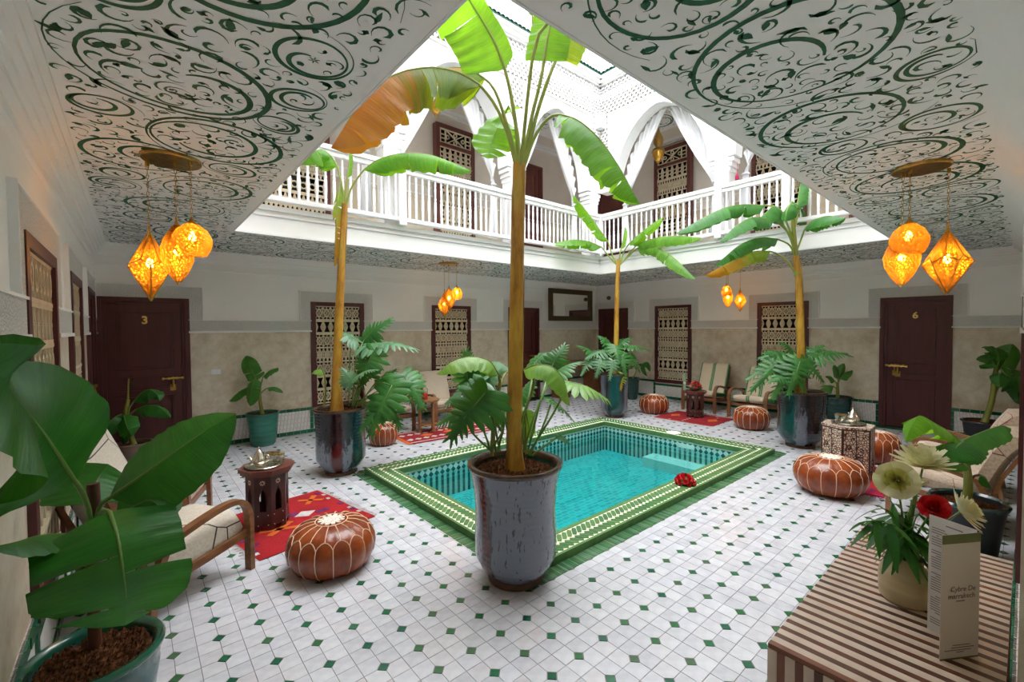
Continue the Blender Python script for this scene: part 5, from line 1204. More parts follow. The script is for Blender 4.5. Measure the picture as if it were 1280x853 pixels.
# ---------------------------------------------------------------- plants
RP = random.Random(5)
def leaf(root, org, pet, bl, W, m, fold=.35, up=(0, 0, 1), tears=0, wob=.05, ribm='rib', rr=.010, cup=.5, nm='banana_leaf', base=.10, ends=.5, flat=0, split=.004, asym=(1, 1)):
    N = 30; pts = smoothpts(bl, N); up = Vector(up); b = MB()
    S = []; NN = []
    for i in range(N):
        t = (pts[min(i+1, N-1)]-pts[max(i-1, 0)]).normalized(); s = t.cross(up)
        if s.length < .05: s = S[-1] if S else Vector((1, 0, 0))
        s.normalize(); S.append(s); NN.append(s.cross(t).normalized())
    L = sum((pts[i+1]-pts[i]).length for i in range(N-1))
    def wid(t): return W/2*min(1, (t+.01)/base)**.5*(1-max(0, (t-ends)/(1-ends))**2.3)**.8
    for side in (1, -1):
        am = asym[0] if side > 0 else asym[1]
        cuts = sorted(set([0, N-1]+[RP.randint(3, N-3) for _ in range(tears)]))
        for c in range(len(cuts)-1):
            a, e = cuts[c], cuts[c+1]; df = RP.uniform(-.22, .22) if tears else 0; vs = []; uv = []; K = 6; dl = RP.uniform(.86, 1.03) if tears else 1
            for i in range(a, e+1):
                t = i/(N-1); w = wid(t)*dl*am; T_ = (pts[min(i+1, N-1)]-pts[max(i-1, 0)]).normalized()
                for k in range(K):
                    u = k/(K-1); f = (fold+df*u)*(1+cup*u)
                    q = pts[i]+S[i]*(side*w*u*cos(f))-NN[i]*(w*u*sin(f)) + NN[i]*(wob*w*u*sin(i*1.7+side+3*u)) + T_*(L*.035*u*u)
                    if tears: q += T_*((split*L*4*u if i == a and a > 0 else 0)-(split*L*4*u if i == e and e < N-1 else 0))
                    vs.append(q); uv.append((.5+side*u/2, t))
            b.add(vs, [(j*K+k, j*K+k+1, (j+1)*K+k+1, (j+1)*K+k) if side > 0 else (j*K+k, (j+1)*K+k, (j+1)*K+k+1, j*K+k+1) for j in range(e-a) for k in range(K-1)], uv)
    o = b.build(nm, m, root, 180, org)
    r = MB(); P = smoothpts(pet+[bl[0]], 10)[:-1] if pet else []; n1 = len(P); Q = [pts[i]-NN[i]*rr*.25 for i in range(0, N-2, 2)]
    R_ = [rr*(1.25-.35*i/max(1, n1)) for i in range(n1)]+[rr*.85*(1-.85*i/len(Q)) for i in range(len(Q))]
    r.tube(P+Q, R_, 7); g = r.build('midrib', ribm, o, 60, org); return o
def trunk(root, org, P, R, m='trunk', name='stem', sheaths=0):
    k = 24; pts = smoothpts(P, k); rs = [R[0]+(R[1]-R[0])*(i/(k-1))**.8+(.35*R[0]*max(0, 1-i/2.2)) for i in range(k)]; b = MB(); b.tube(pts, rs, 14)
    for j in range(sheaths):   # overlapping leaf sheaths
        i0 = int(k*(.08+.84*j/sheaths)); a0 = RP.uniform(0, 6.28); n = min(k-i0, 6); vs = []
        for i in range(n):
            f = 1-i/(n-1)
            for q in range(5): a = a0+(q-2)*.42*f; r = rs[i0+i]*(1.05+.10*(i/(n-1))**2); vs.append(pts[i0+i]+Vector((r*cos(a), r*sin(a), 0)))
        b.add(vs, [(i*5+q, i*5+q+1, i*5+q+6, i*5+q+5) for i in range(n-1) for q in range(4)])
    return b.build(name, m, root, 50, org)
def pot(root, prof, m, rim=None, foot=None, soil_z=None, R=None, n=40, rings=None):
    """prof: outer (r,z) from foot to lip"""
    b = MB(); r1, z1 = prof[-1]; inner = [(r1*.90, z1-.004), (r1*.86, z1-.05), (r1*.82, (soil_z or z1*.9)-.04)]
    b.lathe([(0, .004)]+prof+inner, n); o = b.build('pot', m, root, 50)
    if rim: b = MB(); b.lathe(rim, n, caps=False); b.build('rim', rim_m[0], root, 60)
    if foot: b = MB(); b.lathe(foot, n); b.build('foot', 'foot_brown', root, 60)
    b = MB(); rs = r1*.86; vs = [(0, 0, soil_z+.012)]; nr = 7; na = 28
    for i in range(1, nr+1):
        for j in range(na): a = 2*PI*j/na; r = rs*i/nr; vs.append((r*cos(a), r*sin(a), soil_z+RP.uniform(-.006, .010)+.012*(1-i/nr)))
    fs = [(0, 1+j, 1+(j+1) % na) for j in range(na)]+[(1+(i-1)*na+j, 1+i*na+j, 1+i*na+(j+1) % na, 1+(i-1)*na+(j+1) % na) for i in range(1, nr) for j in range(na)]
    b.add(vs, fs)
    if r1 > .18:
        for _ in range(520): a = RP.uniform(0, 6.28); r = rs*.95*RP.random()**.5; s = RP.uniform(.004, .013); x, y, z = r*cos(a), r*sin(a), soil_z+.012; b.add([(x+s, y, z), (x-s*.7, y+s*.8, z), (x-s*.5, y-s*.9, z), (x, y, z+s*1.3)], [(0, 1, 3), (1, 2, 3), (2, 0, 3)])
    b.build('soil', 'soil', root); return o
rim_m = ['rim_brown']
def tall_pot(root, R, H, m, flare=1.0, belly=.86):
    prof = [(R*.54, .0), (R*.55, .035), (R*.62, .05), (R*.76, .10), (R*belly, .17), (R*belly*1.01, .26*H/.74+.02), (R*belly*.99, H*.62), (R*(belly+.03), H*.80), (R*.97, H*.94), (R*.985, H*.965)]
    pot(root, prof, m, [(R*.94, H*.955), (R*1.0, H*.955), (R*1.03, H*.975), (R*1.02, H*.995), (R*.95, H), (R*.88, H*.985), (R*.87, H*.95)], [(R*.50, .001), (R*.59, .001), (R*.60, .018), (R*.56, .036), (R*.5, .036)], H*.91)
def philo(root, org, base, mid, heart, tip, W, m='philo', up=(0, 0, 1), n=6, droop=.35, fine=1.0):
    pts = smoothpts([heart, (Vector(heart)+Vector(tip))/2+Vector(up)*(W*.07), tip], 16); up = Vector(up); b = MB(); N = 16
    L = (pts[-1]-pts[0]).length
    def frame(t):
        i = min(int(t*(N-1)), N-2); f = t*(N-1)-i; p = pts[i]*(1-f)+pts[i+1]*f; T_ = (pts[i+1]-pts[i]).normalized(); s = T_.cross(up)
        s = s.normalized() if s.length > .05 else Vector((1, 0, 0)); return p, T_, s, s.cross(T_).normalized()
    # web along the rib
    vs = []; uv = []
    for i in range(9):
        t = i/8; p, T_, s, nn = frame(t*.999); w = W*.12*(1-.55*t)*(.6 if i == 0 else 1)
        vs += [p-s*w-nn*w*.25, p+nn*.002, p+s*w-nn*w*.25]; uv += [(.3, t), (.5, t), (.7, t)]
    b.add(vs, [(3*i+k, 3*i+k+1, 3*i+k+4, 3*i+k+3) for i in range(8) for k in range(2)], uv)
    for side in (1, -1):
        for k in range(n+1):
            t = .0+.93*k/n; p, T_, s, nn = frame(t); x = k/n
            ln = W*.5*(.62+.5*sin(PI*min(1, x*1.25+.22)))*(1-.45*x)*RP.uniform(.9, 1.08)
            ang = math.radians(128-98*x)+RP.uniform(-.08, .08); lw = ln*.112*fine*(1.15-.25*x); d = T_*cos(ang)+s*(side*sin(ang)); q = d.cross(nn).normalized(); vs = []; uv = []
            bend = RP.uniform(-.10, .10)
            for j in range(6):
                f = j/5; c = p+d*(ln*f)+T_*(ln*.18*f*f)-nn*(droop*ln*f*f)+q*(bend*ln*f*f); w = lw*(.62+.62*sin(PI*(f*.85+.08)))*(1 if f < .8 else 1-(f-.8)*4.6)
                vs += [c-q*w-nn*w*.3, c, c+q*w-nn*w*.3]; uv += [(.5+side*f*.5, t-.02), (.5+side*f*.5, t), (.5+side*f*.5, t+.02)]
            b.add(vs, [(3*j+a, 3*j+a+1, 3*j+a+4, 3*j+a+3) for j in range(5) for a in range(2)], uv)
    o = b.build('philodendron_leaf', m, root, 180, org)
    r = MB(); P = smoothpts([base, mid, heart], 10); r.tube(P+[pts[i] for i in (4, 8, 12, 15)], [.007]*8+[.006, .005, .004, .003, .002, .001], 6); r.build('leaf_stalk', 'rib_green', o, 60, org); return o
def dep_of(x, y, z=.8): return infront(x, y, z)
V3 = Vector
# ---- tall banana in front of the pool
def tallplant(x, y, label):
    return thing('potted_banana_tree', label, 'potted plant', (x, y, 0), 0, 'tall potted banana trees round the pool'), V3((x, y, 0))
r, O = tallplant(POTXY[0], POTXY[1], 'tallest banana tree, in the grey and brown glazed pot in front of the pool')
tall_pot(r, .298, .752, 'glaze_grey', 1, .87); d0 = dep_of(*POTXY)
g = lambda px, py, dd=0: at(px, py, d0+dd)
trunk(r, O, [V3((POTXY[0], POTXY[1], .66)), g(643, 540), g(645, 420), g(647, 300), g(649, 205)], (.052, .040), 'trunk', 'stem', 9)
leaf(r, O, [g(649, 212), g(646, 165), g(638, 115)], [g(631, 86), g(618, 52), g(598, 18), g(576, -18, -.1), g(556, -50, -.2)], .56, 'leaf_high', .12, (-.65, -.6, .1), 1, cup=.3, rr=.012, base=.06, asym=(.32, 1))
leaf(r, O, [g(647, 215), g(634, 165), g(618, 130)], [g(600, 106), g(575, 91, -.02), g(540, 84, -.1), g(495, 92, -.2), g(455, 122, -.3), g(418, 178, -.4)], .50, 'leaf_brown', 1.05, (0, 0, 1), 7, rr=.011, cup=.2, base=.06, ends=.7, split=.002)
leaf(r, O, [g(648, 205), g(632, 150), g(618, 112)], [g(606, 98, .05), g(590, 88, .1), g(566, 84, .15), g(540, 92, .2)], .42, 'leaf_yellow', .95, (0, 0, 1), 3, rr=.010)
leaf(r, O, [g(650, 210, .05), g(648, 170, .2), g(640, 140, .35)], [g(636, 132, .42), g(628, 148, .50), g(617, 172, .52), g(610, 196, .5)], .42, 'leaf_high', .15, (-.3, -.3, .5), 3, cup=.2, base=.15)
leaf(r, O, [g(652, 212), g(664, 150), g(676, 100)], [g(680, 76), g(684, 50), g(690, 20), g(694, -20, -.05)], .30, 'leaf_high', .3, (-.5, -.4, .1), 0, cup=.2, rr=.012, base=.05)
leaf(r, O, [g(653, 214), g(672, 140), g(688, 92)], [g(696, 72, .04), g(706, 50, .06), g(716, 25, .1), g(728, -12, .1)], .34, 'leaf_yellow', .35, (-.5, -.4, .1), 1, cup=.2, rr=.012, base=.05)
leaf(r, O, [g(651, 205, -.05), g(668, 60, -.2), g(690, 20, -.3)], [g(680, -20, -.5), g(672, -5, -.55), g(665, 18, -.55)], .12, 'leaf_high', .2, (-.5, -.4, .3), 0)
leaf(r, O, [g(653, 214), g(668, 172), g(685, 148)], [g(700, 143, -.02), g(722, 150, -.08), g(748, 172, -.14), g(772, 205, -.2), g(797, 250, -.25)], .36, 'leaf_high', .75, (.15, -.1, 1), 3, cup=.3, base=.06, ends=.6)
# suckers with plain pale leaves
def sucker(px, py, tops, pets):
    pass
leaf(r, O, [g(615, 570), g(617, 520), g(626, 472)], [g(624, 470), g(612, 452, -.02), g(590, 446, -.05), g(566, 452, -.1), g(548, 466, -.12)], .26, 'sucker', .45, (0, 0, 1), 0, rr=.010, ribm='stem_green', nm='young_banana_leaf')
leaf(r, O, [g(656, 566, .1), g(655, 520, .12), g(668, 478, .1)], [g(655, 462, -.1), g(672, 456, -.16), g(692, 460, -.2), g(706, 478, -.22), g(712, 505, -.22)], .22, 'sucker', .55, (0, 0, 1), 0, rr=.009, ribm='stem_green', nm='young_banana_leaf')
leaf(r, O, [g(658, 568), g(657, 540), g(656, 515)], [g(657, 512), g(660, 528), g(663, 548)], .10, 'sucker', .3, (-.6, -.6, .2), 0, rr=.007, ribm='stem_green', nm='young_banana_leaf')
leaf(r, O, [g(616, 560), g(622, 500, .1), g(630, 470, .2)], [g(640, 462, .25), g(622, 452, .3), g(602, 455, .35), g(585, 470, .35)], .24, 'leaf_mid', .4, (0, 0, 1), 0, rr=.008, ribm='stem_green', nm='young_banana_leaf')
PH = [((612, 560), (600, 520), (606, 492, -.05), (562, 550, -.12), .43, 'philo', (-.5, -.5, .45)), ((620, 565), (612, 510), (600, 478, .1), (556, 505, .1), .34, 'philo_grey', (-.3, -.3, 1)),
      ((625, 565), (610, 500), (585, 475, .2), (582, 440, .2), .30, 'philo', (-.6, -.4, .3)), ((622, 565), (630, 520), (612, 470, .25), (590, 500, .3), .30, 'philo_grey', (-.2, -.2, 1)), ((640, 560), (625, 510), (600, 500, .3), (628, 540, .3), .26, 'philo', (-.2, -.3, 1)),
      ((655, 565), (668, 520), (690, 470, .2), (725, 452, .25), .30, 'philo', (0, -.1, 1)), ((660, 565), (676, 500), (688, 462, .25), (706, 432, .3), .26, 'philo', (-.5, -.4, .5)), ((660, 568), (690, 520), (712, 478, -.05), (760, 500, -.05), .34, 'sucker', (-.1, -.1, 1)),
      ((662, 570), (680, 530), (690, 500, .1), (720, 530, .1), .20, 'philo', (0, 0, 1)), ((640, 562), (660, 500), (668, 455, .35), (690, 440, .4), .28, 'philo', (-.2, -.2, 1)), ((665, 570), (685, 555), (700, 545, .05), (714, 556, .05), .14, 'philo', (0, 0, 1)),
      ((615, 565), (590, 540), (585, 515, .1), (548, 530, .12), .30, 'philo', (-.3, -.4, .8)), ((650, 565), (655, 530), (650, 495, .3), (672, 470, .35), .26, 'philo', (0, 0, 1)), ((612, 562), (628, 540), (632, 515, .3), (612, 500, .35), .26, 'philo', (-.3, -.3, 1))]
def philos(r, O, g, L, n=6, fine=1.0, sc=1.0):
    for bs, md, ht, tp, w, m, up in L: philo(r, O, g(*bs), g(*md), g(*ht), g(*tp), w*sc, m, up, n, .3, fine)
philos(r, O, g, PH, 9)

# ---- left tall banana
r, O = tallplant(1.735, 4.985, 'tall banana tree in the dark blue, black and teal pot, left of the pool')
tall_pot(r, .285, .735, 'glaze_blue', 1, .92); d0 = dep_of(1.735, 4.985); g = lambda px, py, dd=0: at(px, py, d0+dd)
trunk(r, O, [V3((1.70, 5.0, .64)), g(421, 480), g(423, 420), g(427, 335), g(431, 255)], (.062, .032), 'trunk', 'stem', 8)
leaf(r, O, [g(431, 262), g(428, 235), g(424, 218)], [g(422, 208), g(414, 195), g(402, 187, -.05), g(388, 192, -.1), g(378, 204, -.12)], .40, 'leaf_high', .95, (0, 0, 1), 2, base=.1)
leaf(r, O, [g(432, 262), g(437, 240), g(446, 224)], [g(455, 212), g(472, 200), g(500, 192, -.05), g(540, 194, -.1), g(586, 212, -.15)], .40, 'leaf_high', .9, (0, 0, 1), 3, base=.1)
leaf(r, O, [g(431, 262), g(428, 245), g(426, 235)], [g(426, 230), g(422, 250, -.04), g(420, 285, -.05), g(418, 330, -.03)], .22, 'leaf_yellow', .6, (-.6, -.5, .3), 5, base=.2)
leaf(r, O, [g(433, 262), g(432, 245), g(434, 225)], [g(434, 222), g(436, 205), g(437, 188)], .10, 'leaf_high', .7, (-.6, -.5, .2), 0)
leaf(r, O, [g(405, 508), g(407, 490), g(406, 472)], [g(406, 470), g(402, 462), g(394, 463), g(390, 467)], .16, 'sucker', .5, (0, 0, 1), 0, rr=.010, ribm='stem_green', nm='young_banana_leaf')
PH = [((440, 508), (458, 450), (460, 430, .1), (520, 436, .1), .55, 'philo_grey', (-.2, -.2, 1)), ((440, 508), (445, 450), (455, 425, .2), (488, 400, .2), .45, 'philo', (-.5, -.4, .5)), ((436, 508), (438, 440), (445, 425, .1), (418, 415, .05), .36, 'philo_grey', (-.2, -.3, 1)),
      ((440, 508), (452, 470), (466, 440, -.05), (452, 482, -.1), .42, 'philo', (-.5, -.5, .4)), ((442, 508), (448, 490), (446, 470, -.1), (470, 462, -.15), .28, 'philo_grey', (-.2, -.2, 1)), ((448, 508), (470, 480), (490, 482, -.1), (462, 545, -.2), .55, 'philo', (-.5, -.5, .5)),
      ((448, 508), (478, 470), (505, 470, .0), (528, 510, -.05), .50, 'philo', (-.3, -.4, .8)), ((448, 508), (470, 490), (482, 495, .05), (500, 535, .0), .42, 'philo', (-.4, -.4, .7)), ((440, 508), (446, 490), (440, 478, -.12), (428, 462, -.16), .26, 'philo_grey', (-.4, -.3, .8)),
      ((445, 508), (462, 490), (475, 480, .1), (495, 462, .12), .34, 'philo', (-.4, -.3, .8)), ((450, 506), (470, 500), (478, 505, -.1), (450, 540, -.2), .36, 'philo', (-.5, -.5, .5)), ((446, 508), (452, 480), (462, 470, .15), (450, 445, .15), .34, 'philo', (-.4, -.3, .8))]
philos(r, O, g, PH, 9)

# ---- back tall banana, between the console and the far side
r, O = tallplant(6.517, 4.80, 'tall banana tree in the dark teal pot at the back corner of the pool')
tall_pot(r, .245, .79, 'glaze_teal', 1, .96); d0 = dep_of(6.517, 4.8); g = lambda px, py, dd=0: at(px, py, d0+dd)
trunk(r, O, [V3((6.517, 4.80, .70)), g(770, 440), g(771, 380), g(773, 325)], (.050, .036), 'trunk', 'stem', 6)
for P in (([(772, 332), (765, 318)], [(760, 302), (748, 285), (734, 265, -.1), (718, 245, -.2)], .34, .6, 3), ([(772, 332), (762, 322)], [(752, 309), (735, 302), (715, 300, -.1), (692, 304, -.2)], .32, .8, 2),
          ([(774, 332), (780, 315)], [(786, 305, -.2), (800, 292, -.4), (815, 280, -.6), (828, 272, -.75)], .30, .7, 2), ([(774, 332), (786, 318)], [(796, 306, -.3), (818, 298, -.65), (845, 295, -1.0), (874, 297, -1.4)], .36, .8, 2), ([(774, 332), (786, 320)], [(797, 310, -.3), (818, 308, -.65), (842, 322, -1.0), (868, 347, -1.35)], .34, .8, 3), ([(773, 332), (775, 318)], [(776, 312), (779, 298), (781, 285)], .14, .6, 0)):
    leaf(r, O, [g(*p) for p in P[0]], [g(*p) for p in P[1]], P[2], 'leaf_high', P[3], (0, 0, 1), P[4], rr=.012)
PH = [((768, 467), (762, 445), (758, 438, .0), (732, 448, -.1), .42, 'philo_grey', (-.3, -.3, 1)), ((768, 467), (770, 440), (768, 432, -.05), (775, 455, -.2), .40, 'philo', (-.5, -.5, .6)), ((770, 467), (780, 440), (784, 432, 0), (812, 438, 0), .36, 'philo', (-.2, -.3, 1)),
      ((765, 467), (750, 450), (742, 442, .1), (722, 432, .1), .36, 'philo', (-.3, -.3, 1)), ((770, 467), (776, 450), (778, 446, -.15), (782, 470, -.22), .34, 'philo', (-.5, -.5, .5)), ((766, 467), (758, 450), (752, 450, -.15), (745, 472, -.2), .34, 'philo_grey', (-.5, -.5, .5)),
      ((770, 467), (770, 440), (772, 430, .1), (790, 422, .15), .34, 'philo', (-.3, -.3, .9)), ((768, 467), (764, 440), (762, 430, .1), (748, 420, .15), .34, 'philo', (-.3, -.3, .9)), ((770, 467), (784, 450), (790, 445, -.05), (800, 465, -.05), .30, 'philo', (-.3, -.3, .9)),
      ((766, 467), (745, 455), (738, 450, -.05), (726, 470, -.08), .30, 'philo_grey', (-.3, -.3, .9)), ((770, 467), (768, 455), (766, 452, -.2), (762, 475, -.26), .28, 'philo_grey', (-.5, -.5, .5)), ((772, 467), (778, 460), (778, 468, -.2), (776, 488, -.24), .22, 'leaf_yellow', (-.5, -.5, .4))]
philos(r, O, g, PH, 8)

# ---- right tall banana
r, O = tallplant(6.735, 1.945, 'tall banana tree in the black and teal pot right of the pool')
tall_pot(r, .288, .745, 'glaze_black', 1, .93); d0 = dep_of(6.735, 1.945); g = lambda px, py, dd=0: at(px, py, d0+dd)
trunk(r, O, [V3((6.735, 1.945, .66)), g(1001, 430), g(999, 360), g(995, 320)], (.056, .040), 'trunk', 'stem', 7)
trunk(r, O, [g(997, 345), g(994, 310), g(991, 275), g(990, 262)], (.034, .022), 'stem_green', 'stem_crown')
for P in (([(992, 310), (987, 296)], [(980, 282), (974, 262), (966, 258, -.1), (955, 268, -.2), (938, 282, -.25)], .34, .75, 2, 'leaf_mid'), ([(994, 318), (1001, 300)], [(1006, 286, -.1), (1016, 276, -.25), (1034, 270, -.5), (1055, 272, -.75)], .32, .65, 1, 'leaf_mid'), ([(995, 330), (988, 308)], [(972, 299), (950, 297, -.1), (925, 306, -.2), (896, 330, -.3)], .34, .8, 3, 'leaf_mid'),
          ([(996, 345), (984, 326), (972, 318)], [(962, 314, -.1), (940, 315, -.2), (912, 328, -.3), (884, 343, -.4)], .34, .75, 2, 'leaf_yellow'), ([(992, 300), (975, 262)], [(955, 257, -.1), (925, 256, -.2), (895, 264, -.3), (848, 290, -.4)], .36, .75, 2, 'leaf_mid'), ([(992, 300), (980, 285)], [(966, 275, -.2), (940, 272, -.35), (918, 284, -.45), (902, 300, -.5)], .34, .7, 2, 'leaf_mid'),
          ([(992, 280), (994, 268)], [(996, 262), (998, 245), (1000, 232), (1001, 222)], .22, .5, 0, 'leaf_mid'), ([(992, 275), (994, 258)], [(990, 252, -.2), (984, 262, -.3), (982, 275, -.35)], .30, .5, 2, 'leaf_mid'), ([(993, 285), (998, 265)], [(1000, 258, .1), (1006, 268, .15), (1008, 285, .15)], .26, .6, 3, 'leaf_mid'), ([(992, 275), (994, 262)], [(994, 255, .1), (985, 262, .2), (965, 270, .2)], .24, .6, 1, 'leaf_mid')):
    leaf(r, O, [g(*p) for p in P[0]], [g(*p) for p in P[1]], P[2], P[5], P[3], (0, 0, 1), P[4], rr=.011)
PH = []
for hx, hy, tx, ty, w, dz in ((975, 450, 938, 490, .36, -.1), (985, 448, 955, 440, .36, 0), (990, 455, 965, 500, .38, -.2), (980, 445, 945, 462, .36, .1), (1000, 452, 985, 495, .36, -.25), (1005, 450, 1030, 478, .32, -.1), (1015, 445, 1060, 442, .36, 0), (1005, 445, 1030, 432, .32, .1), (975, 442, 948, 448, .30, .2), (992, 440, 975, 428, .3, .15), (995, 460, 1005, 490, .28, -.22), (970, 455, 932, 475, .30, 0), (1030, 440, 1067, 446, .24, 0), (985, 470, 960, 478, .28, -.2)):
    PH.append(((1000, 488), ((hx+1000)/2, (hy+470)/2-4), (hx, hy, dz), (tx, ty, dz*1.3), w*1.12, 'philo' if w > .3 else 'philo', (-.3, -.4, .9) if ty < hy+25 else (-.5, -.5, .6)))
philos(r, O, g, PH, 9, .8)

# ---------------------------------------------------------------- small potted bananas
def ribbed(R, H, taper=.80):
    P = [(R*taper*.82, 0), (R*taper*.96, .03)]
    for i in range(5): z = .30*H+.55*H*i/5; q = R*(taper+(1-taper)*z/H); P += [(q*.97, z), (q, z+.03*H), (q, z+.08*H)]
    return P+[(R*.97, H*.93), (R*1.05, H*.94), (R*1.08, H*.97), (R*1.05, H)]
def small_plant(x, y, R, H, m, label, name='potted_banana_plant', prof=None, rim=None):
    r = thing(name, label, 'potted plant', (x, y, 0)); pot(r, prof or ribbed(R, H), m, rim, None, H*.90, n=28); return r, V3((x, y, 0))
def leaves(r, O, d0, L, m='leaf_mid', sc=1.0, rr=.008):
    g = lambda px, py, dd=0: at(px, py, d0+dd)
    for pet, bl, w, fold, up in L: leaf(r, O, [g(*p) for p in pet], [g(*p) for p in bl], w*sc, m, fold, up, 1 if w > .2 else 0, rr=rr, ribm='rib_green', cup=.3)
r, O = small_plant(1.335, 6.90, .205, .455, 'pot_green', 'young banana plant in the bright green ribbed pot by the beige wall'); d0 = dep_of(1.335, 6.90); g = lambda px, py, dd=0: at(px, py, d0+dd)
trunk(r, O, [V3((1.335, 6.90, .40)), g(325, 500), g(325, 480)], (.026, .018), 'stem_green')
leaves(r, O, d0, [([(325, 482)], [(321, 476), (316, 466), (311, 455), (308, 446)], .26, .2, (-.5, -.5, .4)), ([(324, 484)], [(319, 473, -.1), (315, 482, -.15), (313, 495, -.17), (313, 507, -.17)], .24, .25, (-.5, -.5, .3)), ([(326, 482)], [(329, 471), (336, 464), (343, 461), (347, 460)], .22, .6, (0, -.2, 1)), ([(326, 492), (330, 488)], [(335, 485), (344, 484), (351, 487), (354, 491)], .14, .6, (0, 0, 1)), ([(324, 488), (318, 484)], [(311, 484), (302, 488), (294, 494), (287, 501)], .20, .7, (-.2, -.3, 1))])
r, O = small_plant(-.03, 6.35, .165, .38, 'pot_terra', 'young banana plant in a worn grey-brown pot, close to door 3'); d0 = dep_of(-.03, 6.35); g = lambda px, py, dd=0: at(px, py, d0+dd)
trunk(r, O, [V3((-.03, 6.35, .33)), g(158, 520), g(160, 500)], (.030, .018), 'stem_green'); trunk(r, O, [g(160, 510), g(160, 490), g(161, 474)], (.011, .007), 'stem_green', 'rolled_leaf')
leaves(r, O, d0, [([(160, 520), (162, 510)], [(167, 502), (176, 492), (187, 487), (196, 493), (199, 500)], .26, .55, (-.3, -.4, .8)), ([(160, 525), (163, 518)], [(170, 512), (184, 507), (199, 509), (212, 521)], .26, .6, (-.3, -.4, .8)), ([(158, 522)], [(152, 518), (143, 522, -.1), (135, 532, -.15), (131, 546, -.15)], .26, .6, (-.3, -.4, .8)), ([(158, 525)], [(155, 520, -.1), (158, 532, -.2), (164, 545, -.25)], .24, .4, (-.5, -.5, .4)), ([(159, 515)], [(156, 512, .05), (152, 530, .05), (155, 555, .0)], .16, .4, (-.5, -.5, .4))], 'leaf_deep')
r, O = small_plant(8.66, 1.98, .20, .46, 'pot_dark', 'young banana plant in the dark green ribbed pot, left of door 6'); d0 = dep_of(8.66, 1.98); g = lambda px, py, dd=0: at(px, py, d0+dd)
trunk(r, O, [V3((8.66, 1.98, .40)), g(1047, 488), g(1047, 478)], (.028, .018), 'stem_green')
leaves(r, O, d0, [([(1047, 480)], [(1048, 475), (1051, 465), (1055, 455)], .16, .5, (-.5, -.4, .4)), ([(1047, 480)], [(1050, 474), (1057, 466), (1065, 463)], .18, .6, (-.2, -.2, 1)), ([(1047, 482)], [(1044, 477), (1039, 471), (1033, 470)], .18, .6, (-.2, -.2, 1)), ([(1047, 488)], [(1042, 483), (1036, 482), (1029, 487), (1026, 494)], .26, .5, (-.3, -.3, 1)), ([(1047, 482)], [(1048, 473), (1046, 462), (1043, 456)], .12, .5, (-.5, -.4, .4))])
r, O = small_plant(8.42, 5.72, .165, .48, 'pot_dark', 'small leafy plant in a dark ribbed pot behind the back banana tree'); d0 = dep_of(8.42, 5.72); g = lambda px, py, dd=0: at(px, py, d0+dd)
trunk(r, O, [V3((8.42, 5.72, .43)), g(795, 465), g(795, 458)], (.016, .010), 'stem_green')
leaves(r, O, d0, [([(795, 462), (798, 460)], [(800, 458), (806, 453), (811, 454), (813, 464)], .20, .6, (-.3, -.3, 1)), ([(795, 462)], [(798, 455), (804, 456), (809, 470)], .18, .6, (-.3, -.3, 1)), ([(795, 462)], [(792, 458), (788, 457), (784, 461)], .16, .6, (-.3, -.3, 1)), ([(795, 462)], [(793, 452), (789, 449), (786, 452)], .14, .6, (-.3, -.3, 1))], 'leaf_deep')
r, O = small_plant(5.42, 6.95, .15, .44, 'pot_grey', 'small plant in a blue-grey ribbed pot seen behind the front trunk'); d0 = dep_of(5.42, 6.95); g = lambda px, py, dd=0: at(px, py, d0+dd)
leaves(r, O, d0, [([(614, 490), (614, 480)], [(614, 475), (606, 468), (600, 474), (597, 482)], .24, .5, (-.2, -.4, 1)), ([(614, 490), (615, 480)], [(616, 473), (622, 466), (628, 472)], .22, .5, (-.2, -.4, 1)), ([(614, 490), (614, 478)], [(613, 470), (611, 458), (608, 450)], .2, .4, (-.4, -.5, .4))], 'leaf_mid')
r, O = small_plant(8.45, .34, .215, .345, 'pot_black', 'slim banana plant in a black pot against the far wall, right of door 6'); d0 = dep_of(8.45, .34); g = lambda px, py, dd=0: at(px, py, d0+dd)
trunk(r, O, [V3((8.45, .345, .29)), g(1240, 500), g(1243, 475), g(1246, 458)], (.036, .024), 'stem_green'); trunk(r, O, [g(1243, 492), g(1249, 482), g(1253, 476)], (.018, .011), 'stem_green', 'side_shoot')
leaves(r, O, d0, [([(1245, 465)], [(1250, 461), (1256, 452), (1262, 440), (1265, 431)], .32, .35, (-.6, -.1, .4)), ([(1245, 465)], [(1249, 452), (1247, 440), (1241, 433), (1231, 435)], .26, .6, (-.4, 0, .8)), ([(1245, 465)], [(1245, 460), (1240, 450), (1234, 449), (1230, 453)], .32, .4, (-.5, 0, .6)), ([(1250, 480)], [(1252, 462, -.1), (1262, 462, -.1), (1270, 470, -.1), (1273, 490, -.1)], .28, .5, (-.5, .1, .7)), ([(1253, 478)], [(1253, 465, -.15), (1249, 470, -.2), (1250, 484, -.2)], .24, .4, (-.6, 0, .4)), ([(1253, 478)], [(1262, 478), (1270, 488), (1274, 505)], .30, .5, (-.5, .1, .7))])
